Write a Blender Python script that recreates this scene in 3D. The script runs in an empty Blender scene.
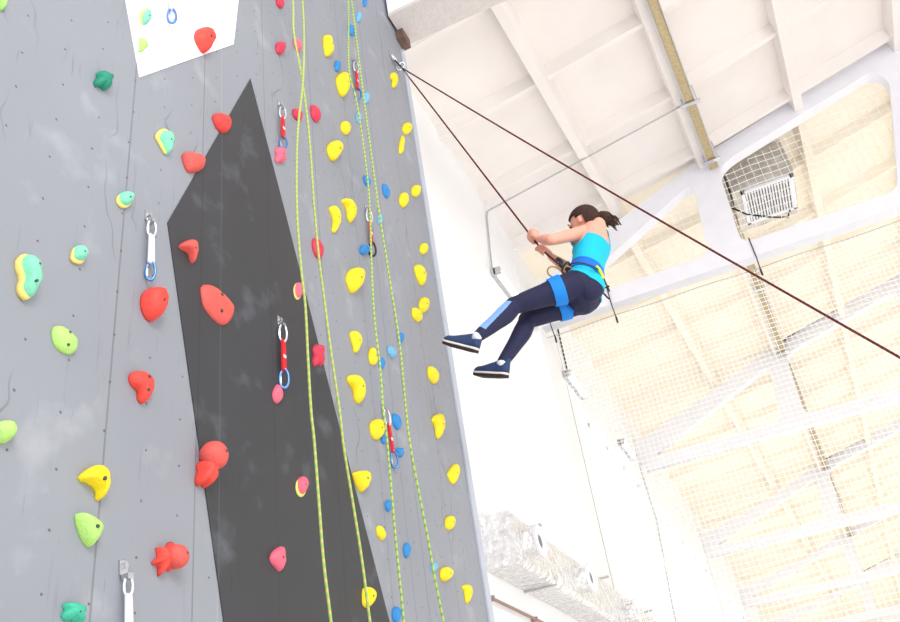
import bpy, bmesh, math, random
import numpy as np
from mathutils import Vector, Matrix, noise
random.seed(7)
C = bpy.context.scene
COL = C.collection
PI = math.pi
# ------------------------------------------------------------------ camera
F = 857.0
def _n(v): return v / np.linalg.norm(v)
_Z = _n(np.array([-219., 1361., -F])); _Y = np.array([425., -471., -F]); _Y = _n(_Y - _Y.dot(_Z) * _Z)
_X = np.cross(_Y, _Z)
R = np.array([_X, _Y, _Z])
EYE = 1.6
cam_d = bpy.data.cameras.new('camera'); cam = bpy.data.objects.new('camera', cam_d); COL.objects.link(cam)
cam_d.sensor_width = 36; cam_d.lens = F * 36 / 900; cam_d.clip_end = 300
M = Matrix.Identity(4)
for i in range(3):
    for j in range(3): M[i][j] = R[i][j]
M[2][3] = EYE
cam.matrix_world = M
C.camera = cam
# ------------------------------------------------------------------ world, light, exposure
W = bpy.data.worlds.new('sky'); C.world = W; W.use_nodes = True
bg = W.node_tree.nodes['Background']; bg.inputs[0].default_value = (0.97, 0.985, 1.0, 1); bg.inputs[1].default_value = 1.5
def area(name, loc, target, size, power, color=(1, 1, 1), sy=None):
    d = bpy.data.lights.new(name, 'AREA'); d.size = size; d.energy = power; d.color = color
    if sy: d.shape = 'RECTANGLE'; d.size_y = sy
    o = bpy.data.objects.new(name, d); COL.objects.link(o); o.location = loc
    o.rotation_euler = (Vector(target) - Vector(loc)).to_track_quat('-Z', 'Y').to_euler()
    return o
area('rear_fill', (3.6, -2.6, 7.2), (-1.7, 2.6, 3.6), 2.6, 330, (1.0, 0.98, 0.95))  # added area lamp behind the camera, brightens the tower's near side
area('floor_bounce_fill', (5.5, 33.0, 0.06), (5.5, 33.0, 9.0), 14.0, 1180, (1.0, 0.98, 0.96), sy=46.0)  # added upward lamp standing in for light bounced off the far floor
area('floor_bounce_fill', (5.5, 4.0, 0.06), (5.5, 4.0, 9.0), 12.0, 300, (1.0, 0.98, 0.96), sy=11.0)  # same added bounce lamp for the near bays
sd = bpy.data.lights.new('sun', 'SUN'); sd.energy = 2.5; sd.angle = .02; sd.color = (1.0, .97, .92)
sun = bpy.data.objects.new('sun', sd); COL.objects.link(sun); sun.rotation_euler = Vector((.80, -.30, -.55)).to_track_quat('-Z', 'Y').to_euler()
C.view_settings.view_transform = 'Standard'; C.view_settings.look = 'None'
C.view_settings.exposure = 0.06; C.view_settings.gamma = 1; C.view_settings.use_curve_mapping = False

# ------------------------------------------------------------------ helpers
def ray(x, y): return R @ np.array([x - 450, -(y - 311), -F])
def onX(x, y, X): r = ray(x, y); r = r * X / r[0]; return Vector((r[0], r[1], r[2] + EYE))
def at(x, y, d):
    r = ray(x, y) * d / F; return Vector((r[0], r[1], r[2] + EYE))
def s2l(c):
    return tuple(((v / 255) / 12.92 if v / 255 <= .04045 else ((v / 255 + .055) / 1.055) ** 2.4) for v in c)
def mat(name, col, rough=.6, metal=0., bump=0., bscale=30., var=0., vscale=6., spec=.5, srgb=True, emit=None, coat=0.):
    m = bpy.data.materials.new(name); m.use_nodes = True; nt = m.node_tree; b = nt.nodes['Principled BSDF']
    c = s2l(col) if srgb else col
    b.inputs['Base Color'].default_value = (*c, 1); b.inputs['Roughness'].default_value = rough
    b.inputs['Metallic'].default_value = metal; b.inputs['Specular IOR Level'].default_value = spec
    if coat: b.inputs['Coat Weight'].default_value = coat
    geo = nt.nodes.new('ShaderNodeTexCoord')
    if var:
        n = nt.nodes.new('ShaderNodeTexNoise'); n.inputs['Scale'].default_value = vscale; n.inputs['Detail'].default_value = 5
        nt.links.new(geo.outputs['Object'], n.inputs['Vector'])
        r = nt.nodes.new('ShaderNodeValToRGB'); r.color_ramp.elements[0].position = .3; r.color_ramp.elements[1].position = .7
        r.color_ramp.elements[0].color = (*[v * (1 - var) for v in c], 1)
        r.color_ramp.elements[1].color = (*[min(1, v * (1 + var * .5)) for v in c], 1)
        nt.links.new(n.outputs['Fac'], r.inputs['Fac']); nt.links.new(r.outputs['Color'], b.inputs['Base Color'])
    if bump:
        n = nt.nodes.new('ShaderNodeTexNoise'); n.inputs['Scale'].default_value = bscale; n.inputs['Detail'].default_value = 4
        nt.links.new(geo.outputs['Object'], n.inputs['Vector'])
        bp = nt.nodes.new('ShaderNodeBump'); bp.inputs['Strength'].default_value = bump; bp.inputs['Distance'].default_value = .01
        nt.links.new(n.outputs['Fac'], bp.inputs['Height']); nt.links.new(bp.outputs['Normal'], b.inputs['Normal'])
    if emit:
        b.inputs['Emission Color'].default_value = (*c, 1); b.inputs['Emission Strength'].default_value = emit
    return m
def tag(o, label=None, cat=None, group=None, kind=None):
    if label: o['label'] = label
    if cat: o['category'] = cat
    if group: o['group'] = group
    if kind: o['kind'] = kind
    return o
def empty(name, loc=(0, 0, 0)):
    o = bpy.data.objects.new(name, None); COL.objects.link(o); o.location = loc; o.empty_display_size = .1; return o
def link(name, me, m=None, parent=None, smooth=False):
    o = bpy.data.objects.new(name, me); COL.objects.link(o)
    if m is not None:
        me.materials.clear()
        for x in (m if isinstance(m, (list, tuple)) else [m]): me.materials.append(x)
    if smooth: me.shade_smooth()
    if parent is not None: o.parent = parent
    return o
def obj(name, bm, m, parent=None, smooth=False):
    me = bpy.data.meshes.new(name); bmesh.ops.recalc_face_normals(bm, faces=bm.faces[:]); bm.to_mesh(me); bm.free()
    return link(name, me, m, parent, smooth)
def box(bm, a, b):
    v = [bm.verts.new((x, y, z)) for x in (a[0], b[0]) for y in (a[1], b[1]) for z in (a[2], b[2])]
    for f in ((0, 1, 3, 2), (4, 6, 7, 5), (0, 4, 5, 1), (2, 3, 7, 6), (0, 2, 6, 4), (1, 5, 7, 3)): bm.faces.new([v[i] for i in f])
def hexa(bm, v):  # 8 pts: bottom 4, top 4
    v = [bm.verts.new(p) for p in v]
    for f in ((0, 3, 2, 1), (4, 5, 6, 7), (0, 1, 5, 4), (1, 2, 6, 5), (2, 3, 7, 6), (3, 0, 4, 7)): bm.faces.new([v[i] for i in f])
def frames(pts, closed=False):
    n = len(pts); T = []
    for i in range(n):
        a = pts[i - 1] if (i > 0 or closed) else pts[i]; b = pts[(i + 1) % n] if (i < n - 1 or closed) else pts[i]
        T.append((b - a).normalized())
    u = T[0].orthogonal().normalized(); out = []
    for t in T:
        u = (u - t * u.dot(t))
        u = u.normalized() if u.length > 1e-6 else t.orthogonal().normalized()
        out.append((t, u, t.cross(u)))
    return out
def tube(bm, pts, r, seg=8, closed=False, flat=1., cap=True):
    pts = [Vector(p) for p in pts]; fr = frames(pts, closed); rings = []
    for i, (p, (t, u, w)) in enumerate(zip(pts, fr)):
        rr = r[i] if isinstance(r, (list, tuple)) else r
        rings.append([bm.verts.new(p + u * math.cos(a) * rr + w * math.sin(a) * rr * flat) for a in [2 * PI * k / seg for k in range(seg)]])
    n = len(rings)
    for i in range(n if closed else n - 1):
        A, B = rings[i], rings[(i + 1) % n]
        for k in range(seg): bm.faces.new((A[k], A[(k + 1) % seg], B[(k + 1) % seg], B[k]))
    if cap and not closed:
        bm.faces.new(rings[0][::-1]); bm.faces.new(rings[-1])
def smooth_path(pts, sub=6):
    pts = [Vector(p) for p in pts]; out = []
    for i in range(len(pts) - 1):
        p0 = pts[max(i - 1, 0)]; p1 = pts[i]; p2 = pts[i + 1]; p3 = pts[min(i + 2, len(pts) - 1)]
        for k in range(sub):
            t = k / sub
            out.append(.5 * ((2 * p1) + (p2 - p0) * t + (2 * p0 - 5 * p1 + 4 * p2 - p3) * t * t + (3 * p1 - p0 - 3 * p2 + p3) * t ** 3))
    out.append(pts[-1]); return out
def cyl(bm, p, q, r, seg=16): tube(bm, [p, q], r, seg)

# ------------------------------------------------------------------ materials
m_slab = mat('painted_slab', (242, 236, 233), .8, bump=.15, bscale=8, var=.03, vscale=2)  # warm, duller tone of the light is mixed into the slab colour
m_slab2 = mat('warm_lit_slab', (250, 241, 224), .8, bump=.15, bscale=8, var=.05, vscale=1.2)  # far bays: warm bounced light is painted in as cream
m_ribw = mat('lit_white_rib', (252, 251, 252), .8, bump=.1, bscale=10)  # cross ribs whitened to carry the light on their faces
m_ribc = mat('warm_lit_rib', (252, 246, 236), .8, bump=.1, bscale=10)  # far cross ribs: brightness and warmth of the light put into the colour
m_girder = mat('whitewashed_concrete', (243, 243, 250), .8, bump=.4, bscale=14, var=.03, vscale=5)  # whitewash, with the cool tint of the light added to its colour
m_wall = mat('white_wall', (247, 247, 248), .75, bump=.05, bscale=20, var=.015, vscale=1.5)
m_floor = mat('floor', (224, 219, 212), .5, var=.05, vscale=3)
m_sash = mat('window_frame_paint', (245, 245, 245), .5)
m_foil = mat('aluminium_foil', (246, 246, 248), .25, .7, bump=1., bscale=11, var=.22, vscale=16)
m_foil.node_tree.nodes['Bump'].inputs['Distance'].default_value = .06
m_steel = mat('steel', (205, 208, 215), .25, 1.)
m_white = mat('white_plastic', (238, 240, 246), .4)
m_dark = mat('black_metal', (48, 46, 50), .4, .4)
m_tray = mat('tan_board', (192, 174, 136), .7, var=.22, vscale=28)
m_galv = mat('galvanised', (196, 196, 198), .4, .5)
m_grey = mat('grey_conduit', (186, 186, 190), .5)
m_net = mat('white_netting', (252, 252, 250), .8)
m_lamp = mat('lamp_tube', (255, 255, 255), .4, emit=3.0)
m_brown = mat('brown_wood_and_gap', (112, 88, 80), .8, var=.3, vscale=14)
m_soffit = mat('grey_soffit', (220, 213, 211), .9, bump=.6, bscale=60, var=.06, vscale=20)  # greyer tone given to the girder underside

def tower_mat(name, base, scuff, light, k=1.):
    m = bpy.data.materials.new(name); m.use_nodes = True; nt = m.node_tree; N = nt.nodes; L = nt.links; b = N['Principled BSDF']
    b.inputs['Roughness'].default_value = .55
    tc = N.new('ShaderNodeNewGeometry'); sx = N.new('ShaderNodeSeparateXYZ'); L.new(tc.outputs['Position'], sx.inputs[0])
    def mth(op, a, c=None, cl=False):
        n = N.new('ShaderNodeMath'); n.operation = op; n.use_clamp = cl
        for i, v in enumerate((a, c)):
            if v is None: continue
            if isinstance(v, (int, float)): n.inputs[i].default_value = v
            else: L.new(v, n.inputs[i])
        return n.outputs[0]
    def mix(f, a, c):
        n = N.new('ShaderNodeMix'); n.data_type = 'RGBA'; L.new(f, n.inputs[0])
        for i, v in ((6, a), (7, c)):
            if isinstance(v, tuple): n.inputs[i].default_value = (*v, 1)
            else: L.new(v, n.inputs[i])
        return n.outputs[2]
    def nz(scale, det=4, sc=(1, 1, 1), off=(0, 0, 0)):
        mp = N.new('ShaderNodeMapping'); mp.inputs['Scale'].default_value = sc; mp.inputs['Location'].default_value = off
        L.new(tc.outputs['Position'], mp.inputs[0])
        n = N.new('ShaderNodeTexNoise'); n.inputs['Scale'].default_value = scale; n.inputs['Detail'].default_value = det
        L.new(mp.outputs[0], n.inputs['Vector']); return n.outputs['Fac']
    def ramp(v, a, c):
        n = N.new('ShaderNodeMapRange'); L.new(v, n.inputs[0]); n.inputs[1].default_value = a; n.inputs[2].default_value = c; return n.outputs[0]
    col = mix(ramp(nz(1.1, 3), .35, .7), base, tuple(v * 1.10 for v in base))
    # chalk dust patches and rope scuffs
    col = mix(mth('MULTIPLY', ramp(nz(5, 8, off=(3, 1, 2)), .60, .80), .5 * k), col, light)
    col = mix(mth('MULTIPLY', ramp(nz(9, 5, sc=(1, 5, .35)), .66, .80), .35), col, scuff)
    col = mix(mth('MULTIPLY', ramp(nz(16, 3, sc=(1, 3.2, .3), off=(0, 5, 9)), .69, .77), .4 * k), col, scuff)
    # thin wandering rope rubs
    w = N.new('ShaderNodeTexWave'); w.bands_direction = 'Y'; w.inputs['Scale'].default_value = 2.3; w.inputs['Distortion'].default_value = 14; w.inputs['Detail'].default_value = 3; w.inputs['Detail Scale'].default_value = .7
    L.new(tc.outputs['Position'], w.inputs['Vector'])
    wl = mth('MULTIPLY', ramp(w.outputs['Fac'], .985, 1.), ramp(nz(2.2, 2, off=(8, 8, 1)), .55, .68))
    col = mix(mth('MULTIPLY', wl, .6), col, scuff)
    # panel joints
    Yv, Zv = sx.outputs[1], sx.outputs[2]
    s = None
    for y0, wd in ((1.785, .004), (2.20, .0035), (2.68, .003), (3.17, .004), (3.62, .003), (3.86, .003), (4.02, .004), (4.42, .003)):
        v = mth('LESS_THAN', mth('ABSOLUTE', mth('SUBTRACT', Yv, y0)), wd)
        s = v if s is None else mth('MAXIMUM', s, v)
    col = mix(mth('MULTIPLY', s, .5), col, scuff)
    v = mth('LESS_THAN', mth('ABSOLUTE', mth('SUBTRACT', Yv, 2.325)), .0022)
    col = mix(mth('MULTIPLY', v, .35), col, light)
    # T-nut holes on a regular grid
    p = .1657
    jy = mth('MULTIPLY', mth('SUBTRACT', nz(7, 0), .5), .03); jz = mth('MULTIPLY', mth('SUBTRACT', nz(7, 0, off=(5, 5, 5)), .5), .03)
    a = mth('SUBTRACT', mth('FRACT', mth('DIVIDE', mth('ADD', mth('SUBTRACT', Yv, 1.287 - p * 10.5), jy), p)), .5)
    c = mth('SUBTRACT', mth('FRACT', mth('DIVIDE', mth('ADD', mth('SUBTRACT', Zv, 3.930 - p * 30.5), jz), p)), .5)
    d = mth('SQRT', mth('ADD', mth('MULTIPLY', a, a), mth('MULTIPLY', c, c)))
    col = mix(mth('MULTIPLY', mth('LESS_THAN', d, .027), .7), col, (.03, .03, .035))
    L.new(col, b.inputs['Base Color'])
    return m
m_tgrey = tower_mat('grey_tower_paint', s2l((138, 142, 151)), s2l((88, 90, 98)), s2l((178, 182, 188)))
m_tblack = tower_mat('black_tower_paint', s2l((50, 51, 56)), s2l((30, 30, 34)), s2l((104, 108, 120)), 1.3)
m_twhite = tower_mat('white_tower_paint', s2l((244, 246, 252)), s2l((190, 190, 205)), (.95, .95, .95), .3)
m_trim = mat('trim_paint', (182, 188, 202), .5, var=.05)

# ------------------------------------------------------------------ hall shell
WX = -2.37
KX = .055
def zroof(x): return EYE + 8.1 + (x - .6) * (.25 if x > .6 else .17) if x < 7 else EYE + 9.7 - (x - 7) * .25
GY = [5.0, 10.76, 17.8, 26.5, 35.3, 44.1]         # far lower edges of the girders
bm = bmesh.new(); box(bm, (-2.6, -3, -.2), (30, 57, 0)); fl = obj('floor', bm, m_floor); tag(fl, kind='structure')

def roof_mesh(bm, y0, y1, ribs_y):
    sk = lambda x, y: x + KX * (y - 8.7)
    prof = [(-2.75 - KX * (y0 - 8.7) * 0), ]
    xs = [-6, .6, 7, 17]
    th = .12
    for i in range(3):
        a, b = xs[i], xs[i + 1]
        P = []
        for z in (0, th):
            for (x, y) in ((a, y0), (b, y0), (b, y1), (a, y1)):
                xx = max(sk(x, y), WX - .15) if i == 0 and x == a else sk(x, y)
                P.append((xx, y, zroof(x if xx != WX - .15 else WX - .15) + z))
        hexa(bm, P)
    for x in [-.90, .50, 1.98, 3.48, 4.98, 6.48, 7.9, 9.4]:
        w1, w2, h = .11, .06, .26
        if x < -2: h = .16
        z = zroof(x)
        P = []
        for (w, zz) in ((w2, z - h), (w1, z + .02)):
            for (dx, y) in ((-w, y0), (w, y0), (w, y1), (-w, y1)):
                xx = sk(x + dx, y)
                if x < -2: xx = max(x + dx, WX)
                P.append((xx, y, zz))
        hexa(bm, P)
    for y in ribs_y:
        for (a, b) in ((-2.37, .6), (.6, 7), (7, 12)):
            P = []
            for (w, dz) in ((.035, -.15), (.10, .02)):
                for (x, dy) in ((a, -w), (b, -w), (b, w), (a, w)):
                    xx = x if x == -2.37 else sk(x, y)
                    P.append((xx, y + dy, zroof(x) + dz))
            nf = len(bm.faces); hexa(bm, P); bm.faces.ensure_lookup_table()
            for f_ in bm.faces[nf:]: f_.material_index = 1
bays = [(-3, 5.0, [-1.5, 0.2, 1.8, 3.3]), (5.0, 10.7, [6.2, 7.6, 9.0, 10.35]), (10.7, 17.7, [12.0, 13.5, 15.0, 16.4, 17.3]),
        (17.7, 26.4, [19.2, 20.9, 22.6, 24.3, 25.9]), (26.4, 35.2, [28, 29.7, 31.4, 33.1, 34.8]), (35.2, 44, [37, 39, 41, 43]), (44, 57, [46, 48.5, 51, 53.5])]
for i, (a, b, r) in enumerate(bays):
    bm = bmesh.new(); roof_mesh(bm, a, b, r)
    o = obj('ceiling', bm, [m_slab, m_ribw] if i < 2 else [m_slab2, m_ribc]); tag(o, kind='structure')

# left wall with its tall windows (the far bays)
wins = [(12.2, 17.2), (18.6, 25.9), (27.4, 34.6), (36.2, 43.2), (45, 55)]
wz0, wz1 = .9, EYE + 5.75
bm = bmesh.new()
def wbox(y0, y1, z0, z1): box(bm, (WX - .3, y0, z0), (WX, y1, z1))
y = -3
for (a, b) in wins:
    wbox(y, a, 0, EYE + 7.9); wbox(a, b, 0, wz0); wbox(a, b, wz1, EYE + 7.9); y = b
wbox(y, 57, 0, EYE + 7.9)
# pilasters under each girder and shallow panel seams
for gy in GY[1:]: box(bm, (WX, gy - .38, 0), (WX + .10, gy + .02, EYE + 6.2))
o = obj('wall_left', bm, m_wall); tag(o, kind='structure')
m_glass = bpy.data.materials.new('window_glass'); m_glass.use_nodes = True
nt = m_glass.node_tree; nt.nodes.clear(); mo = nt.nodes.new('ShaderNodeOutputMaterial'); mx = nt.nodes.new('ShaderNodeMixShader')
tr = nt.nodes.new('ShaderNodeBsdfTransparent'); gl = nt.nodes.new('ShaderNodeBsdfGlossy'); gl.inputs['Roughness'].default_value = .05
mx.inputs[0].default_value = .06; nt.links.new(tr.outputs[0], mx.inputs[1]); nt.links.new(gl.outputs[0], mx.inputs[2]); nt.links.new(mx.outputs[0], mo.inputs[0])
for i, (a, b) in enumerate(wins):
    bm = bmesh.new(); n = 4; x0, x1 = WX - .2, WX - .1
    box(bm, (x0, a, wz0), (x1, b, wz0 + .08)); box(bm, (x0, a, wz1 - .08), (x1, b, wz1))
    for k in range(n + 1):
        yy = a + (b - a) * k / n; box(bm, (x0, max(a, yy - .04), wz0), (x1, min(b, yy + .04), wz1))
    for zz in (2.5, 4.3): box(bm, (x0 + .02, a, zz - .025), (x1 - .02, b, zz + .025))
    f = obj('window_%d' % (i + 1), bm, m_sash); tag(f, kind='structure')
    bm = bmesh.new(); box(bm, (WX - .155, a + .02, wz0 + .02), (WX - .149, b - .02, wz1 - .02)); obj('pane', bm, m_glass, f)
bm = bmesh.new(); box(bm, (WX - .3, 57, 0), (17, 57.3, EYE + 9.8)); o = obj('wall_back', bm, m_wall); tag(o, kind='structure')
# thin panel joint on the wall
bm = bmesh.new(); box(bm, (WX, 10.12, 2.0), (WX + .012, 10.15, EYE + 7.2)); o = obj('trim_1', bm, m_sash); tag(o, kind='structure')

# ------------------------------------------------------------------ roof girders
def rounded(poly, r, n=5):
    out = []; N = len(poly)
    for i in range(N):
        p = Vector(poly[i]); a = Vector(poly[i - 1]); b = Vector(poly[(i + 1) % N])
        da = (a - p); db = (b - p); la, lb = min(r, da.length * .45), min(r, db.length * .45)
        A = p + da.normalized() * la; B = p + db.normalized() * lb
        for k in range(n + 1):
            t = k / n; out.append((A * (1 - t) ** 2 + p * 2 * t * (1 - t) + B * t * t))
    return out
def girder(yback, th, idx, label, lo=6.15, x_from=WX):
    dx = KX * (yback - 10.7) if idx else 0
    zl = lo
    outer = [(x_from, zl), (15, zl), (15, 7.7), (7, 9.68), (3.71, 8.86), (.74, 8.07), (-.89, 7.42), (-2.37, 6.80)]
    if x_from > WX: outer = [(x_from, zl), (15, zl), (15, 7.7), (7, 9.68), (3.71, 8.86), (.74, 8.07), (x_from, 7.1)]
    holes = [[(-2.05, 6.40), (.24, 6.40), (.36, 7.60), (.22, 7.58)],
             [(.69, 6.40), (2.72, 6.40), (3.28, 8.12), (3.15, 8.40), (.95, 7.82), (.76, 7.68)],
             [(3.25, 6.40), (6.3, 6.40), (6.6, 9.15), (3.75, 8.50), (3.65, 8.3)],
             [(6.9, 6.40), (10.2, 6.40), (10.0, 8.5), (7.2, 9.2)]]
    if x_from > WX: holes = holes[1:]
    cu = bpy.data.curves.new('g', 'CURVE'); cu.dimensions = '2D'; cu.fill_mode = 'BOTH'; cu.extrude = th / 2
    for k, poly in enumerate([outer] + [rounded(h, .16) for h in holes]):
        sp = cu.splines.new('POLY'); sp.points.add(len(poly) - 1)
        for q, p in enumerate(poly): sp.points[q].co = (p[0] + (dx if p[0] > -1.6 else 0), p[1] + EYE, 0, 1)
        sp.use_cyclic_u = True
    tmp = bpy.data.objects.new('tmp', cu); COL.objects.link(tmp)
    bpy.context.view_layer.update()
    me = bpy.data.meshes.new_from_object(tmp.evaluated_get(bpy.context.evaluated_depsgraph_get()))
    bpy.data.objects.remove(tmp)
    me.transform(Matrix.Translation((0, yback - th / 2, 0)) @ Matrix.Rotation(PI / 2, 4, 'X'))
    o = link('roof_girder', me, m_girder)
    tag(o, label, 'girder', 'white concrete girders crossing under the roof')
    return o
girder(GY[1], .2, 1, 'large white concrete girder with trapezoid openings, nearest whole one, above the climber')
girder(GY[2], .2, 2, 'second white girder behind the netting, its chord at mid height of the picture right')
girder(GY[3], .2, 3, 'third white girder behind the netting, lower right')
girder(GY[4], .2, 4, 'farthest white girder seen through the netting at the bottom right corner')
girder(GY[5], .2, 5, 'smallest white girder, at the very bottom right corner behind all the others')
# the near girder ends on the tower: chord as its own block
ng = empty('end_girder', (-1.7, 4.8, EYE + 6.15)); tag(ng, 'massive whitewashed girder end with grey underside resting against the tower top', 'girder', 'white concrete girders crossing under the roof')
def pc(bm_fn, name, m, par, smooth=False):
    bm = bmesh.new(); bm_fn(bm); bmesh.ops.translate(bm, verts=bm.verts[:], vec=-par.location); return obj(name, bm, m, par, smooth)
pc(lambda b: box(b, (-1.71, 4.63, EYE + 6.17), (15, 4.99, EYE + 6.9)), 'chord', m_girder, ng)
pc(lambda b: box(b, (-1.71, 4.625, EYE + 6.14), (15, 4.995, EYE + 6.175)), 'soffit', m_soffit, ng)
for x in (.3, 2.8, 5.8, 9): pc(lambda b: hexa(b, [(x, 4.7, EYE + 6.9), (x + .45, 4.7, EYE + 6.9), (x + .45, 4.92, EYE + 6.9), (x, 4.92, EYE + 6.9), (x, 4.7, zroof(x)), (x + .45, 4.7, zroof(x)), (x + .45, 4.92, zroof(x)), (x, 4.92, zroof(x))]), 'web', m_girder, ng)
bm = bmesh.new(); box(bm, (-1.725, 4.80, EYE + 6.03), (-1.66, 4.95, EYE + 6.138)); o = obj('wood_packer', bm, m_brown); tag(o, 'dark brown wooden block wedged under the girder end at the tower corner', 'block')

# ------------------------------------------------------------------ climbing tower
TX = -1.73
tw = empty('climbing_tower', (TX, 3, 0)); tag(tw, 'tall grey painted climbing wall with black and white patches filling the left', 'climbing wall')
T0, T1 = -.6, 4.935
def add_pts(bm, pts, x0, x1):
    a = [bm.verts.new((x0, p[0], p[1])) for p in pts]; b = [bm.verts.new((x1, p[0], p[1])) for p in pts]
    bm.faces.new(a); bm.faces.new(b[::-1]); n = len(pts)
    for i in range(n): bm.faces.new((a[i], a[(i + 1) % n], b[(i + 1) % n], b[i]))
pc(lambda b: box(b, (WX + .005, T0, 0), (TX, T1, EYE + 7.35)), 'panel_face', m_tgrey, tw)
def facepoly(px): return [(onX(x, y, TX).y, onX(x, y, TX).z) for x, y in px]
blk = facepoly([(250, 79), (167, 223), (223, 622)]) ; blk2 = facepoly([(389, 622), (337, 420), (284, 210)])
# carry the two lower edges on down towards the floor
def ext(p, q, z): t = (z - p[1]) / (q[1] - p[1]); return (p[0] + (q[0] - p[0]) * t, z)
low = [ext(blk[1], blk[2], .3), ext(blk2[1], blk2[0], .3)]
pb = pc(lambda b: add_pts(b, [blk[0], blk[1], blk[2], low[0], low[1], blk2[0], blk2[1], blk2[2]], TX + .0005, TX + .004), 'painted_patch', m_tblack, tw); tag(pb, 'black angular painted patch')
wp = facepoly([(125, 0), (139, 77.6), (233, 44.5), (238, 0)]); wup = [ext(wp[1], wp[0], EYE + 4.6), ext(wp[2], wp[3], EYE + 4.6)]
pb = pc(lambda b: add_pts(b, [wup[0], wp[1], wp[2], wup[1]], TX + .0005, TX + .004), 'painted_patch', m_twhite, tw); tag(pb, 'white angular painted patch')
pc(lambda b: box(b, (TX + .0005, T1 - .075, 0), (TX + .012, T1, EYE + 5.95)), 'edge_trim', m_trim, tw)

# ------------------------------------------------------------------ climbing holds
HC = {'yellow': (250, 222, 20), 'red': (222, 62, 58), 'coral': (222, 88, 80), 'scarlet': (232, 70, 58), 'pink': (238, 104, 128), 'crimson': (214, 50, 80),
      'blue': (40, 136, 208), 'sky': (112, 182, 222), 'green': (16, 140, 112), 'teal': (60, 186, 152), 'mint': (128, 214, 180), 'lime': (160, 218, 110), 'paleLime': (178, 226, 120), 'cream': (236, 226, 120), 'creamY': (240, 214, 120)}
HM = {k: mat(k + '_resin', v, .55, bump=.35, bscale=120, var=.10, vscale=25) for k, v in HC.items()}
m_bolt = mat('bolt_steel', (96, 94, 92), .4, .7)
TPL = {
 'egg': [(math.cos(a) * .5 * (1 - .10 * math.sin(a)), math.sin(a) * .5) for a in np.linspace(0, 2 * PI, 16, endpoint=False)],
 'drop': [(math.cos(a) * .5 * (1 - .45 * max(0, math.sin(a)) ** 1.3), math.sin(a) * .5) for a in np.linspace(0, 2 * PI, 18, endpoint=False)],
 'bean': [(-.14, -.5), (.22, -.44), (.46, -.16), (.48, .16), (.28, .46), (-.06, .5), (-.26, .34), (-.22, .14), (-.24, -.02), (-.44, -.12), (-.5, -.32), (-.38, -.46)],
 'moon': [(-.5, -.42), (-.2, -.5), (.14, -.38), (.4, -.1), (.5, .2), (.44, .46), (.26, .5), (.0, .4), (-.12, .2), (-.22, 0), (-.36, -.2), (-.5, -.32)],
 'wedge': [(-.5, -.5), (-.1, -.46), (.3, -.3), (.5, -.02), (.3, .2), (.12, .5), (-.12, .46), (-.3, .1), (-.42, -.2)],
 'lump': [(-.3, -.5), (.05, -.42), (.3, -.5), (.46, -.2), (.36, .0), (.5, .3), (.25, .5), (-.05, .38), (-.3, .5), (-.5, .2), (-.36, -.05), (-.5, -.28)],
 'slab': [(-.42, -.5), (-.1, -.44), (.3, -.16), (.5, .1), (.46, .4), (.2, .5), (-.1, .38), (-.4, .1), (-.5, -.25)],
 'shelf': [(-.5, -.1), (-.2, -.4), (.2, -.5), (.48, -.25), (.5, .2), (.4, .5), (.3, .3), (.2, .05), (-.1, -.02), (-.42, .05)],
 'star': [(math.cos(a) * (.5 if i % 2 else .27), math.sin(a) * (.5 if i % 2 else .27)) for i, a in enumerate(np.linspace(0, 2 * PI, 12, endpoint=False))],
}
def resample(pts, n):
    pts = [Vector((p[0], p[1], 0)) for p in pts]; N = len(pts); out = []
    for i in range(N):
        p0, p1, p2, p3 = pts[i - 1], pts[i], pts[(i + 1) % N], pts[(i + 2) % N]
        for k in range(5):
            t = k / 5; out.append(.5 * ((2 * p1) + (p2 - p0) * t + (2 * p0 - 5 * p1 + 4 * p2 - p3) * t * t + (3 * p1 - p0 - 3 * p2 + p3) * t ** 3))
    L = [0]
    for i in range(len(out)): L.append(L[-1] + (out[(i + 1) % len(out)] - out[i]).length)
    res = []; j = 0
    for k in range(n):
        s = L[-1] * k / n
        while L[j + 1] < s: j += 1
        t = (s - L[j]) / max(1e-9, L[j + 1] - L[j]); res.append(out[j].lerp(out[(j + 1) % len(out)], t))
    return res
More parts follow.
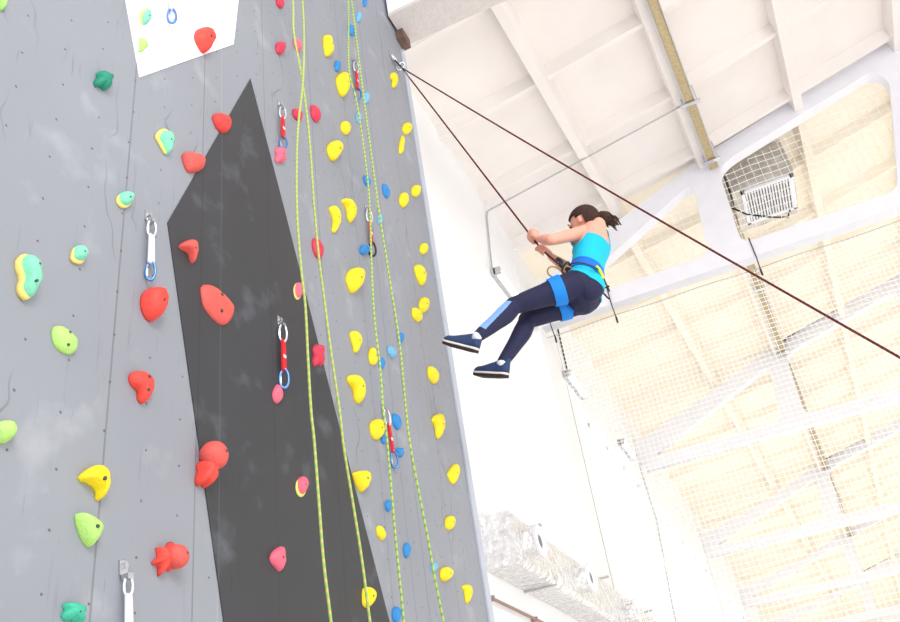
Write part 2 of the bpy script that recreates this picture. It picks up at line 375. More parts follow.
def hold(cx, cy, w, h, shape, color, label, rot=0, prot=None, base=None, bolts=1, seed=0, sharp=.5):
    """a resin grip bolted on the tower face; its outline lives on the wall plane, its dome leans out of it"""
    rnd = random.Random(int(cx * 31 + cy * 17))
    c = onX(cx, cy, TX); mpp = (c - Vector((0, 0, EYE))).length / F
    if prot is None: prot = .5 * min(w, h) * mpp
    prot = min(max(prot, .022), .10)
    ca, sa = math.cos(math.radians(rot)), math.sin(math.radians(rot))
    if isinstance(shape, str): px = [(cx + p.x * w * ca - p.y * h * sa, cy + p.x * w * sa + p.y * h * ca) for p in resample(TPL[shape], 28)]
    else: px = [(p.x, p.y) for p in resample(shape, 28)]
    # the grip leans out of the wall: its foot on the wall plane is smaller than what one sees of the whole grip
    top_ = R.T @ (np.array(onX(cx, cy, TX)) + np.array([prot, 0, 0]) - np.array([0, 0, EYE])); sx = 450 + F * top_[0] / -top_[2] - cx; sy = 311 - F * top_[1] / -top_[2] - cy
    x0, x1 = min(p[0] for p in px), max(p[0] for p in px); y0, y1 = min(p[1] for p in px), max(p[1] for p in px)
    kx = max(.6, 1 - .55 * sx / (x1 - x0)); ky = max(.7, 1 - .55 * abs(sy) / (y1 - y0))
    pl = []
    for (x, y) in px:
        q = onX(x0 + (x - x0) * kx, y1 - (y1 - y) * ky if sy < 0 else y0 + (y - y0) * ky, TX); pl.append(Vector((0, q.y, q.z)))
    cen = sum(pl, Vector()) / len(pl)
    root_loc = Vector((TX, cen.y, cen.z))
    bm = bmesh.new(); rings = []
    prof = [(1.0, 0), (1.01, .14), (.97, .38), (.86, .64), (.68, .85), (.44, .96), (.2, 1.0)]
    lean = Vector((0, rnd.uniform(-.05, .05), .12)) * prot
    for k, (s, hh) in enumerate(prof):
        ring = []
        for p in pl:
            q = cen + (p - cen) * s + lean * hh
            n = noise.noise(Vector((q.y * 38, q.z * 38, cx))) * .12 + noise.noise(Vector((q.y * 90, q.z * 90, cy))) * .05
            ring.append(bm.verts.new((hh * prot * (1 + n * 1.2), q.y - cen.y + n * .05 * (p - cen).length, q.z - cen.z + n * .05 * (p - cen).length)))
        rings.append(ring)
    N = len(pl)
    for a, b in zip(rings, rings[1:]):
        for k in range(N): bm.faces.new((a[k], a[(k + 1) % N], b[(k + 1) % N], b[k]))
    bm.faces.new(rings[-1]); bm.faces.new(rings[0][::-1])
    o = obj('climbing_hold', bm, HM[color], None, True); o.location = root_loc
    word = {'sky': 'blue', 'mint': 'green', 'lime': 'green', 'teal': 'green', 'coral': 'red', 'scarlet': 'red', 'crimson': 'red', 'paleLime': 'green'}.get(color, color)
    tag(o, label, 'climbing hold', word + ' climbing holds on the tower')
    if base:   # two-tone grips: the lower rim is cast in another colour
        bm = bmesh.new(); rr = []
        for (s, hh) in ((1.0, 0), (1.06, .08), (1.05, .30), (.9, .36)):
            rr.append([bm.verts.new((hh * prot, (p.y - cen.y) * s + base[1] * mpp * .8, (p.z - cen.z) * s + base[2] * mpp * .8)) for p in pl])
        for a, b in zip(rr, rr[1:]):
            for k in range(N): bm.faces.new((a[k], a[(k + 1) % N], b[(k + 1) % N], b[k]))
        bm.faces.new(rr[-1]); bm.faces.new(rr[0][::-1])
        tag(obj('rim', bm, HM[base[0]], o, True), 'pale yellow rim')
    if w * h > 90 and bolts:
        for k in range(bolts):
            off = Vector((0, 0, 0)) if bolts == 1 else Vector((0, 0, (k - .5) * h * .4 * mpp))
            bm = bmesh.new(); r = min(.0075, .06 * min(w, h) * mpp)
            cyl(bm, (prot * .86, off.y, off.z), (prot * 1.03, off.y, off.z), r, 10); obj('bolt', bm, m_bolt, o)
    return o
def ball(cx, cy, d, color, label, lift=.3):
    c = onX(cx, cy, TX); mpp = (c - Vector((0, 0, EYE))).length / F; r = d * mpp / 2
    q = onX(cx, cy, TX + r * .75)
    bm = bmesh.new(); bmesh.ops.create_uvsphere(bm, u_segments=28, v_segments=18, radius=r)
    for v in bm.verts:
        v.co *= 1 + .03 * noise.noise(v.co * 30)
        if v.co.x < -r * .75: v.co.x = -r * .75
    o = obj('climbing_hold', bm, HM[color], None, True); o.location = q
    tag(o, label, 'climbing hold', 'red climbing holds on the tower')
    bm = bmesh.new(); cyl(bm, (r * .93, r * .1, .1 * r), (r * 1.01, r * .1, .1 * r), r * .12, 10); obj('bolt', bm, m_bolt, o)
H = [
 (2, 4, 9, 14, 'egg', 'lime', 'lime green hold cut off by the top left corner'),
 (103.6, 80.5, 20, 18, 'lump', 'green', 'dark green lumpy hold alone on the upper left grey panel', 20),
 (146, 17, 12, 18, 'drop', 'mint', 'small mint hold with pale yellow rim near the top of the white patch', 200, None, ('cream', -2, 0)),
 (142, 46, 13, 14, 'wedge', 'paleLime', 'small pale green hold low on the white patch', 20),
 (204.5, 40.5, 22, 27, [(193.1,37.1),(195.8,28.7),(204.2,26.3),(213.4,30.4),(215.4,39.8),(211.0,49.0),(205.3,54.4),(199.2,49.0)], 'scarlet', 'red pitted teardrop hold on the white patch', 0),
 (164.7, 142.5, 17, 26, [(156.3,136.7),(162.0,130.7),(168.8,130.3),(173.5,135.7),(172.9,148.5),(168.8,155.6),(164.7,151.2),(158.7,141.8)], 'mint', 'mint teardrop hold with cream left rim, left of the black patch top', -12, None, ('cream', -3, 0)),
 (222, 123, 17, 22, [(212.0,118.2),(213.4,113.1),(221.1,113.1),(229.6,118.2),(231.9,124.9),(230.2,131.7),(224.5,133.7),(217.8,129.0)], 'red', 'small red double lobed hold on the upper left edge of the black patch', 120),
 (193, 162, 25, 20, [(181.3,156.0),(184.0,151.2),(192.4,152.6),(203.2,157.3),(205.3,165.4),(202.6,171.5),(189.7,172.9),(185.0,167.1)], 'coral', 'coral wedge hold just below the lobed red one, at the edge of the black patch', 10),
 (125.6, 199, 18, 16, 'egg', 'mint', 'round mint hold with cream rim above left of the white slung quickdraw', 0, None, ('cream', -1, -2.5)),
 (30, 276.7, 20, 46, [(17.0,260.1),(24.0,253.7),(33.6,255.8),(39.6,265.4),(40.6,277.7),(38.2,291.2),(31.8,299.7),(24.0,297.5),(18.4,288.4),(21.9,278.5),(17.7,268.9)], 'mint', 'large bean shaped mint hold with cream rim at the left picture edge', 0, .05, ('creamY', -3, -1.5), 2),
 (79, 254, 19, 18, 'drop', 'mint', 'small mint hold with cream lower rim right of the large bean hold', 60, None, ('creamY', -1, -3)),
 (188, 251, 20, 25, [(177.4,245.9),(182.0,241.7),(191.9,239.2),(197.2,244.2),(198.3,254.8),(196.1,264.0),(192.6,261.8),(189.1,253.0),(182.0,249.5)], 'coral', 'red hooked ledge hold on the left corner of the black patch', 5),
 (153.4, 304, 27, 36, 'egg', 'scarlet', 'large smooth red dome hold below the white slung quickdraw', -5, .062),
 (217, 304, 30, 46, [(199.7,286.6),(205.0,283.8),(215.6,287.6),(227.9,299.0),(235.7,307.8),(233.2,319.4),(226.2,325.5),(216.3,321.9),(205.0,309.6),(200.7,299.0)], 'coral', 'long textured red hold slanting on the black patch', -12, .034, None, 2),
 (64.7, 340, 22, 33, [(51.2,331.5),(53.7,325.5),(61.8,326.5),(73.5,335.0),(78.5,343.1),(77.0,352.0),(70.0,354.8),(58.3,349.8),(52.3,340.7)], 'paleLime', 'oval pale green hold tilted, on the left grey panel', -38, .026, None, 2),
 (141.4, 387, 27, 34, [(127.9,376.7),(131.5,371.0),(141.4,370.7),(151.3,375.6),(154.8,385.5),(152.0,397.9),(144.9,404.3),(138.9,399.7),(138.5,390.8),(130.8,384.5)], 'scarlet', 'red kidney shaped hold left of the black patch', 0, .04, None, 2),
 (4, 432, 26, 24, 'egg', 'paleLime', 'rounded pale green hold cut by the left picture edge', 0),
 (94.6, 482, 33, 36, [(76.8,476.8),(83.9,470.3),(97.1,464.3),(106.4,468.5),(110.0,481.4),(108.9,493.5),(103.5,501.0),(99.2,499.2),(98.5,490.0),(90.0,483.5),(79.3,480.0)], 'yellow', 'yellow hooked jug hold on the lower left grey panel', 5, .045),
 (88.6, 529, 29, 35, [(73.9,516.0),(77.8,512.1),(91.0,517.8),(103.9,526.7),(103.2,534.9),(93.5,547.1),(87.1,545.3),(79.3,533.9)], 'paleLime', 'pale green folded wedge hold just below the yellow jug', 5),
 (74, 613, 27, 20, 'lump', 'teal', 'green sculpted hold at the bottom edge, lower left', 10),
 (205.5, 474, 21, 28, 'lump', 'scarlet', 'rough red hold under the red ball at the black patch edge', 10, .06, None, 0),
 (165, 559, 30, 38, 'star', 'scarlet', 'red spiky star shaped hold, lowest red one', 20, .035, None, 0),
 (280, 2.7, 9, 12, 'slab', 'crimson', 'crimson hold at the very top edge beside the left ropes'),
 (280.6, 48, 11, 14, 'egg', 'crimson', 'crimson round hold left of the left ropes near the top'),
 (297.5, 45, 9, 14, 'slab', 'pink', 'pink hold behind the left ropes near the top'),
 (327.8, 45.5, 13, 24, [(322.8,36.4),(327.8,34.1),(331.2,37.8),(331.2,43.9),(333.9,48.9),(332.6,55.3),(327.2,57.0),(323.8,49.9)], 'yellow', 'tall yellow lobed hold, topmost of the middle yellow column', 0, None, None, 1),
 (337.6, 66, 7, 12, 'egg', 'blue', 'small blue hold between the two topmost big yellow holds'),
 (343, 83.7, 16, 26, [(335.6,76.9),(343.0,71.2),(348.8,74.2),(350.5,82.7),(347.8,93.1),(343.7,97.8),(339.7,93.1),(336.3,84.3)], 'yellow', 'big yellow teardrop hold with hollow, second of the middle yellow column', 180),
 (297.5, 114.7, 11, 13, 'slab', 'crimson', 'crimson hold behind the left ropes below their crossing'),
 (315.4, 113.7, 11, 18, 'slab', 'crimson', 'slanting crimson hold just right of the left ropes crossing'),
 (280.3, 155, 12, 17, 'lump', 'pink', 'pink lumpy hold directly below the upper left red quickdraw'),
 (345.7, 128, 10, 15, 'egg', 'yellow', 'small yellow oval hold above right of the round yellow pitted one', -20),
 (334, 150.5, 17, 21, [(326.2,147.4),(331.2,141.0),(338.0,140.4),(342.7,145.8),(341.3,154.5),(334.6,161.6),(328.9,156.9)], 'yellow', 'round yellow hold with a pocket, upper middle of the grey panel', 10),
 (348.5, 208, 15, 30, [(340.6,199.3),(349.4,198.6),(355.5,207.1),(356.2,217.7),(352.3,223.3),(348.4,217.7),(346.6,207.8)], 'yellow', 'yellow crescent hold, right one of the upper crescent pair', 8),
 (335, 219, 12, 28, [(328.6,207.1),(335.3,205.3),(340.6,212.4),(340.3,224.7),(335.7,233.2),(332.1,230.4),(333.5,219.4),(330.4,212.4)], 'yellow', 'yellow crescent hold, left one of the upper crescent pair', 12),
 (365, 2.7, 5, 9, 'egg', 'blue', 'tiny blue hold at the very top edge beside the right ropes'),
 (359, 17, 6, 11, 'egg', 'sky', 'tiny light blue hold, second from the top by the right ropes'),
 (351.5, 30, 8, 13, 'slab', 'blue', 'small blue hold behind the right ropes above the top quickdraw'),
 (366.6, 98, 6, 12, 'egg', 'sky', 'tiny light blue hold right below the top red quickdraw'),
 (358.5, 117.8, 6, 11, 'egg', 'sky', 'tiny light blue hold behind the right ropes, lower than the top quickdraw'),
 (394, 80, 8, 16, 'bean', 'yellow', 'small yellow two lobed hold under the red rope anchor', 0, None, None, 0),
 (407, 128.6, 10, 13, 'egg', 'yellow', 'yellow knob, second below the rope anchor at the tower edge'),
 (402, 145, 7, 19, 'moon', 'yellow', 'narrow yellow crescent hold just below the second edge knob', 200),
 (416, 191, 10, 13, 'egg', 'yellow', 'yellow knob, upper right one of the pair beside the tower edge'),
 (403.8, 200, 10, 16, 'egg', 'yellow', 'yellow oval, lower left one of the pair beside the tower edge'),
 (367, 181, 8, 12, 'slab', 'blue', 'blue hold left of the right ropes, level with the edge pair'),
 (386, 191, 8, 15, 'slab', 'blue', 'blue slanting hold right of the right ropes, level with the edge pair'),
 (317.7, 248.5, 12, 22, 'slab', 'crimson', 'crimson ribbed hold behind the second left rope strand'),
 (364.4, 249.5, 11, 12, 'drop', 'blue', 'blue hold at the foot of the middle red quickdraw', 150),
 (355, 280, 19, 27, [(345.2,276.0),(350.9,268.2),(361.5,267.5),(365.4,274.2),(363.2,284.1),(356.5,292.6),(350.9,292.6),(347.0,284.8)], 'yellow', 'large yellow pitted hold with hollow in the panel centre', 170),
 (380, 219.5, 6, 12, 'egg', 'sky', 'light blue hold behind the right ropes beside the middle quickdraw'),
 (423.8, 248.8, 9, 12, 'egg', 'yellow', 'small yellow knob at the tower edge, just above the yellow curved ledge'),
 (420, 274, 12, 21, [(413.8,266.1),(420.1,264.7),(425.8,273.5),(425.8,283.4),(422.2,285.9),(416.2,276.0)], 'yellow', 'yellow curved ledge hold near the tower edge', 25),
 (424, 305, 11, 16, 'egg', 'yellow', 'yellow knob near the edge, right one of the touching pair'),
 (416.8, 315, 11, 15, 'slab', 'yellow', 'yellow knob near the edge, left lower one of the touching pair'),
 (298.3, 290.5, 10, 17, 'egg', 'pink', 'small pink hold with cream rim at the right edge of the black patch', 0, None, ('cream', -1, -1.5)),
 (318.4, 355.6, 14, 23, 'lump', 'crimson', 'crimson textured hold on the black patch right edge between ropes'),
 (277.4, 394, 12, 20, 'drop', 'pink', 'pink teardrop hold just under the large red quickdraw', 180),
 (355.6, 342, 13, 22, [(349.1,332.5),(356.5,331.1),(361.8,338.5),(360.4,349.1),(355.8,353.4),(353.0,345.6)], 'yellow', 'yellow crescent hold left of the right ropes, middle height', 10),
 (373, 356.3, 10, 18, 'bean', 'yellow', 'small yellow hooked hold touching the right ropes', 180),
 (381.7, 363.8, 7, 13, 'egg', 'blue', 'small blue hold just right of the small hooked yellow one'),
 (391.6, 352, 9, 13, 'slab', 'sky', 'light blue hold between the right ropes, middle height'),
 (401, 338, 7, 11, 'egg', 'blue', 'blue oval hold right of the right ropes, middle height'),
 (356.3, 389, 19, 31, [(346.6,375.6),(355.5,374.6),(362.9,380.9),(365.7,392.6),(363.6,402.1),(359.3,403.9),(355.8,397.9),(353.7,389.1),(348.0,382.0)], 'yellow', 'largest yellow crescent hold beside the black patch', 5),
 (433, 375, 12, 18, 'slab', 'yellow', 'yellow hold by the tower edge level with the shoes'),
 (376.8, 429, 15, 21, [(368.9,425.7),(373.5,419.3),(381.7,419.6),(385.3,426.8),(383.5,435.7),(378.2,440.3),(372.1,436.4)], 'yellow', 'round yellow hold left of the lowest red quickdraw'),
 (396.8, 421.8, 10, 17, 'slab', 'blue', 'blue hooked hold right of the top of the lowest quickdraw'),
 (384, 439, 7, 10, 'egg', 'blue', 'small blue hold between round yellow hold and lowest quickdraw'),
 (399.7, 452.5, 9, 10, 'lump', 'blue', 'small knobbly blue hold beside the foot of the lowest quickdraw'),
 (438, 426, 14, 26, [(431.0,418.6),(438.1,413.2),(444.2,416.1),(444.6,428.6),(440.6,438.6),(437.1,437.1),(435.3,426.8)], 'yellow', 'tall ribbed yellow hold near the tower edge'),
 (362, 481.5, 19, 21, [(352.1,472.1),(366.4,470.7),(371.0,477.8),(368.5,487.5),(362.8,492.5),(358.5,487.8),(353.5,477.8)], 'yellow', 'broad yellow hold touching the black patch lower edge'),
 (452.9, 473.5, 11, 21, [(447.4,472.1),(455.6,463.5),(459.6,467.1),(458.1,479.3),(453.5,484.6),(448.1,477.8)], 'yellow', 'yellow pointed hold at the tower edge below the ribbed one', 60),
 (388.6, 505.8, 8, 12, 'egg', 'blue', 'blue hold touching the lower part of the inner right rope'),
 (302, 485.8, 13, 19, 'egg', 'pink', 'pink hold with cream rim in the middle of the lower black patch', 0, None, ('cream', -1.5, -2.5)),
 (450, 523, 11, 15, 'egg', 'yellow', 'yellow knob close to the tower edge, third from the bottom'),
 (381, 533, 10, 15, 'slab', 'yellow', 'small notched yellow hold left of the inner right rope, low down'),
 (407, 550.4, 8, 16, 'egg', 'blue', 'blue oval hold between the right rope strands, low down'),
 (278, 558, 17, 26, [(268.6,557.1),(272.8,550.7),(282.8,545.7),(285.0,553.5),(285.3,564.9),(282.1,572.1),(277.8,569.9),(270.0,562.4)], 'pink', 'pink flared hold low on the black patch', 150),
 (434, 567, 8, 10, 'egg', 'sky', 'light blue hold beside the outer right rope near the bottom'),
 (446, 574.7, 14, 15, [(439.6,570.6),(444.2,566.7),(451.3,569.9),(453.1,576.0),(447.1,581.7),(440.6,579.2)], 'yellow', 'yellow knob right of the outer right rope near the bottom'),
 (368, 597, 16, 23, [(361.4,589.9),(366.4,586.4),(374.2,589.9),(376.7,597.1),(373.5,604.2),(367.1,608.5),(361.7,604.2)], 'yellow', 'yellow hold behind the rope on the lowest part of the black patch'),
 (466.8, 594, 10, 19, [(461.7,585.6),(470.3,584.9),(472.4,594.6),(468.8,603.8),(465.6,600.6),(464.5,592.1)], 'yellow', 'yellow crescent hold at the bottom of the tower edge', 5),
 (396.5, 615, 10, 17, 'egg', 'blue', 'blue hold at the bottom picture edge by the ropes'),
]
for h in H:
    cx, cy, w, hh, sh, c, lab = h[:7]; rest = list(h[7:]) + [None] * 4
    hold(cx, cy, w, hh, sh, c, lab, rest[0] or 0, rest[1], rest[2], 1 if rest[3] is None else rest[3])
ball(214, 455.5, 27, 'coral', 'smooth red ball hold at the left edge of the lower black patch')
ball(177, 556.5, 22, 'coral', 'red ball hold fixed on the right of the spiky star hold')

# ------------------------------------------------------------------ quickdraws
m_sling_r = mat('red_sling', (214, 28, 44), .8, bump=.4, bscale=200); m_sling_w = mat('white_sling', (222, 226, 238), .8, bump=.4, bscale=200)
m_blue_al = mat('blue_anodised', (96, 140, 200), .3, .8); m_silver = mat('silver_alloy', (222, 226, 232), .25, .9)
m_label = mat('label_white', (240, 240, 240), .6)
def d_ring(cz, h, w, n=24, tilt=0):
    out = []
    for k in range(n):
        a = 2 * PI * k / n; y = math.cos(a) * w / 2; z = math.sin(a) * h / 2
        y *= 1 - .25 * (math.sin(a) * .5 + .5); y += .12 * w * math.sin(a) * .3
        out.append(Vector((.02 + y * math.sin(tilt), y * math.cos(tilt), cz + z)))
    return out
def quickdraw(x0, y0, x1, y1, label, sling, top, bot, f_c=.27, f_s=.5):
    a = onX(x0, y0, TX + .02); b = onX(x1, y1, TX + .02); L = (a - b).length
    root = empty('quickdraw', (TX, a.y, a.z)); tag(root, label, 'quickdraw', 'quickdraws hanging on the tower')
    ang = math.atan2(b.y - a.y, a.z - b.z); root.rotation_euler = (ang, 0, 0)
    bm = bmesh.new(); box(bm, (0, -.016, -.02), (.006, .016, .022)); box(bm, (.004, -.011, -.034), (.030, .011, -.018)); cyl(bm, (0, 0, .006), (.016, 0, .006), .009, 6)
    obj('bolt_hanger', bm, m_steel, root)
    hc = L * f_c; hs = L * f_s; wc = hc * .46; r = max(.005, hc * .065)
    for k, (cz, mm, fl) in enumerate(((-.02 - hc / 2, top, .5), (-L + hc / 2, bot, .9))):
        bm = bmesh.new(); tube(bm, d_ring(cz, hc, wc, tilt=fl), r, 8, True)
        c = obj('carabiner', bm, mm, root, True); tag(c, ('blue' if mm is m_blue_al else 'silver') + ' carabiner')
        bm = bmesh.new(); yy = -wc * .36
        tube(bm, [(.02 + yy * math.sin(fl), yy * math.cos(fl), cz - hc * .30), (.02 + yy * math.sin(fl), yy * math.cos(fl), cz + hc * .30)], r * .8, 6)
        obj('gate', bm, m_silver, c)
    bm = bmesh.new(); zt, zb = -.02 - hc * .88, -L + hc * .88; w = .013 + L * .012
    hexa(bm, [(.016, -w, zb), (.026, -w, zb), (.026, w, zb), (.016, w, zb), (.016, -w * .8, zt), (.026, -w * .8, zt), (.026, w * .8, zt), (.016, w * .8, zt)])
    bmesh.ops.bevel(bm, geom=bm.edges[:], offset=.003, segments=2, affect='EDGES')
    s = obj('sling', bm, sling, root)
    bm = bmesh.new(); zc = (zt * .45 + zb * .55); box(bm, (.0262, -w * .55, zc - .007), (.0275, w * .55, zc + .007)); obj('label_patch', bm, m_label, s)
quickdraw(171, -28, 172, 23, 'silver and blue quickdraw hanging over the white patch at the top edge', m_sling_w, m_silver, m_blue_al)
quickdraw(152, 215, 150.5, 280, 'quickdraw with white sling on the left grey panel', m_sling_w, m_silver, m_blue_al)
quickdraw(282.3, 104, 283.5, 149, 'red quickdraw above the pink lumpy hold, left of the left ropes', m_sling_r, m_silver, m_blue_al)
quickdraw(355.5, 60, 358.5, 99, 'red quickdraw between the topmost right rope strands', m_sling_r, m_silver, m_blue_al)
quickdraw(368.3, 207, 373, 256, 'slim red quickdraw with dark tip halfway down the inner right rope', m_sling_r, m_silver, m_dark)
quickdraw(282.5, 320, 284.5, 388, 'large red quickdraw with blue lower carabiner on the black patch', m_sling_r, m_silver, m_blue_al)
quickdraw(385, 405, 396, 468, 'red quickdraw with blue lower carabiner at the right ropes, lowest red one', m_sling_r, m_silver, m_blue_al)
quickdraw(128, 567, 129, 650, 'silver quickdraw cut by the bottom picture edge', m_sling_w, m_silver, m_silver)

# ------------------------------------------------------------------ ropes
def rope_mat(name, a, b, scale):
    m = bpy.data.materials.new(name); m.use_nodes = True; nt = m.node_tree; bs = nt.nodes['Principled BSDF']; bs.inputs['Roughness'].default_value = .8
    g = nt.nodes.new('ShaderNodeTexCoord'); mp = nt.nodes.new('ShaderNodeMapping'); mp.inputs['Rotation'].default_value = (.6, .5, .3)
    w = nt.nodes.new('ShaderNodeTexWave'); w.inputs['Scale'].default_value = scale; w.bands_direction = 'Z'; w.inputs['Distortion'].default_value = 1.
    nt.links.new(g.outputs['Object'], mp.inputs[0]); nt.links.new(mp.outputs[0], w.inputs[0])
    r = nt.nodes.new('ShaderNodeValToRGB'); r.color_ramp.interpolation = 'CONSTANT'; r.color_ramp.elements[1].position = .68
    r.color_ramp.elements[0].color = (*s2l(a), 1); r.color_ramp.elements[1].color = (*s2l(b), 1)
    nt.links.new(w.outputs['Fac'], r.inputs[0]); nt.links.new(r.outputs[0], bs.inputs['Base Color']); return m
m_rope_g = rope_mat('green_rope', (152, 190, 96), (206, 184, 120), 13)
m_rope_y = rope_mat('yellow_green_rope', (178, 202, 100), (128, 162, 98), 13)
m_rope_r = rope_mat('dark_red_rope', (112, 34, 36), (70, 26, 30), 14)
def rope_pair(s1, s2, off, m, label, r):
    a = [onX(x, y, TX + off) for x, y in s1]; b = [onX(x, y, TX + off + .015) for x, y in s2]
    def down(p): q = p[-1]; d = (p[-1] - p[-2]).normalized(); return [q + d * .5, Vector((q.x + .05, q.y + d.y * .8, .25))]
    top = [Vector((a[0].x, a[0].y - .0, a[0].z + .8)), Vector((a[0].x, (a[0].y + b[0].y) / 2, a[0].z + 1.2)), Vector((b[0].x, b[0].y, b[0].z + .8))]
    path = (a + down(a))[::-1] + top + b + down(b)
    bm = bmesh.new(); tube(bm, smooth_path(path, 8), r, 8); o = obj('climbing_rope', bm, m, None, True)
    tag(o, label, 'rope', 'green ropes hanging down the tower')
rope_pair([(293, 0), (294, 34), (302, 78), (309, 135), (314, 205), (318.4, 253), (322.7, 288), (331, 352), (339.5, 410), (343.6, 446), (353, 503.6), (362, 560.7), (370, 622)],
          [(302.5, 0), (304, 34), (303, 80), (297.5, 135), (296.7, 205), (300.7, 264), (305.3, 306), (308, 359), (311, 410), (314, 439), (319, 503.6), (323.5, 560.7), (331, 622)],
          .16, m_rope_g, 'green rope with orange flecks, the left pair of strands crossing near the top', .0060)
rope_pair([(348, 0), (348.8, 67.5), (356.5, 101), (364.3, 152), (369.5, 202), (371.5, 263.7), (374.3, 316.7), (380, 366), (383.2, 410), (387, 439), (390.7, 482), (396, 542.8), (403.9, 622)],
          [(351.5, 0), (356.5, 40.5), (363.3, 94.5), (370, 145), (378, 205), (385.6, 253), (392.7, 299), (399.8, 345), (406, 410), (410.3, 446), (419, 492.8), (428, 539), (435, 578.5), (443.5, 622)],
          .12, m_rope_y, 'yellow green rope, the right pair of strands near the tower edge', .0058)

# ------------------------------------------------------------------ anchor and the climber's rope
ANC = onX(402, 68, TX + .05)
an = empty('rope_anchor', onX(390.5, 55, TX)); tag(an, 'steel anchor carabiners at the top tower corner holding the dark red rope', 'anchor')
al = an.location
bm = bmesh.new(); box(bm, (0, -.03, -.05), (.008, .03, .03)); cyl(bm, (0, 0, .0), (.02, 0, .0), .012, 6); obj('bolt_hanger', bm, m_steel, an)
d = ANC - al
def link_ring(p, q, w, r, m, name, nrm):
    t = (q - p).normalized(); n = t.cross(nrm).normalized(); c = (p + q) / 2; h = (q - p).length / 2
    bm = bmesh.new(); tube(bm, [c + t * math.cos(a) * h + n * math.sin(a) * w / 2 for a in [2 * PI * k / 20 for k in range(20)]], r, 8, True)
    return obj(name, bm, m, an, True)
link_ring(Vector((.012, 0, 0)), d * .55, .05, .007, m_silver, 'carabiner', Vector((1, 0, 0)))
link_ring(d * .42, d * .92, .12, .007, m_dark, 'ring', Vector((1, .2, 0)))
link_ring(d * .72, d * 1.02, .08, .008, m_silver, 'carabiner', Vector((0, 1, 0)))

# climber joints, set from the figure's own proportions
J = {}
J['tie'] = at(567, 271, 5.17)
tie = J['tie']
rd = (tie - ANC).normalized()
HL = at(533, 238.5, 5.42); HR = at(542.5, 250.5, 5.37)     # where the hands close on the rope
bel = at(1040, 437, 3.2)
bm = bmesh.new()
sag = Vector((0, 0, -1))
p1 = [tie, HR] + [HL.lerp(ANC, t) for t in np.linspace(0, 1, 12)]; p2 = [ANC.lerp(bel, t) + sag * .03 * math.sin(PI * t) for t in np.linspace(0, 1, 14)][1:]
tube(bm, p1 + p2 + [Vector((bel.x + .15, bel.y - .25, 1.1))], .0063, 8)
o = obj('climber_rope', bm, m_rope_r, None, True); tag(o, 'dark red rope from climber up to the anchor and down to the right', 'rope')

# ------------------------------------------------------------------ the climber
def ell_loft(bm, pts, rad, side, seg=20):
    """closed loft: rad = list of (a, b): a along 'side', b across"""
    pts = [Vector(p) for p in pts]; n = len(pts); rings = []
    # rounded ends
    def tang(i):
        a = pts[max(i - 1, 0)]; b = pts[min(i + 1, n - 1)]; return (b - a).normalized()
    P = []; Rr = []; T = []
    for k in (75, 50, 25):
        a = math.radians(k); t = tang(0); e = min(rad[0]) * .9
        P.append(pts[0] - t * math.sin(a) * e); Rr.append((rad[0][0] * math.cos(a), rad[0][1] * math.cos(a))); T.append(t)
    for i in range(n): P.append(pts[i]); Rr.append(rad[i]); T.append(tang(i))
    for k in (25, 50, 75):
        a = math.radians(k); t = tang(n - 1); e = min(rad[-1]) * .9
        P.append(pts[-1] + t * math.sin(a) * e); Rr.append((rad[-1][0] * math.cos(a), rad[-1][1] * math.cos(a))); T.append(t)
    for p, r, t in zip(P, Rr, T):
        u = (side - t * side.dot(t)).normalized(); w = t.cross(u)
        rings.append([bm.verts.new(p + u * math.cos(2 * PI * k / seg) * r[0] + w * math.sin(2 * PI * k / seg) * r[1]) for k in range(seg)])
    for A, B in zip(rings, rings[1:]):
        for k in range(seg): bm.faces.new((A[k], A[(k + 1) % seg], B[(k + 1) % seg], B[k]))
    bm.faces.new(rings[0][::-1]); bm.faces.new(rings[-1])
def dens(pts, rad, sub=5):
    P = smooth_path(pts, sub); n = len(pts); Rr = []
    for i in range(n - 1):
        for k in range(sub):
            t = k / sub; t = t * t * (3 - 2 * t) * .5 + t * .5
            Rr.append(tuple(rad[i][j] * (1 - t) + rad[i + 1][j] * t for j in (0, 1)))
    Rr.append(tuple(rad[-1])); return P, Rr
def solid_ell(bm, c, ax, r, seg=20):
    g = bmesh.ops.create_uvsphere(bm, u_segments=seg, v_segments=seg // 2 + 2, radius=1)
    m3 = Matrix((ax[0] * r[0], ax[1] * r[1], ax[2] * r[2])).transposed()
    for v in g['verts']: v.co = Vector(c) + m3 @ v.co
camX, camY, camZ = [Vector(R[:, i]) for i in range(3)]
pel = at(583, 289, 5.22); neck = at(595, 230, 5.47)
U = (neck - pel).normalized()
Fw = (-camX * math.cos(math.radians(16)) - camZ * math.sin(math.radians(16))); Fw = (Fw - U * Fw.dot(U)).normalized()
Lf = U.cross(Fw).normalized()      # towards her left, the side nearest the lens
hipL = pel + Lf * .085 - U * .02; hipR = pel - Lf * .078 - U * .02 + Fw * .02
kneeL = at(514, 305.5, 5.12); kneeR = at(527.5, 320, 5.24)
ankL = at(479, 335.5, 4.90); ankR = at(503, 362, 5.02)
shL = at(586.5, 231.5, 5.36); shR = neck + (neck - shL).normalized() * .15 - U * .06
elL = at(551, 240, 5.22); elR = at(571.5, 271, 5.50)
body_bm = bmesh.new()
B = body_bm
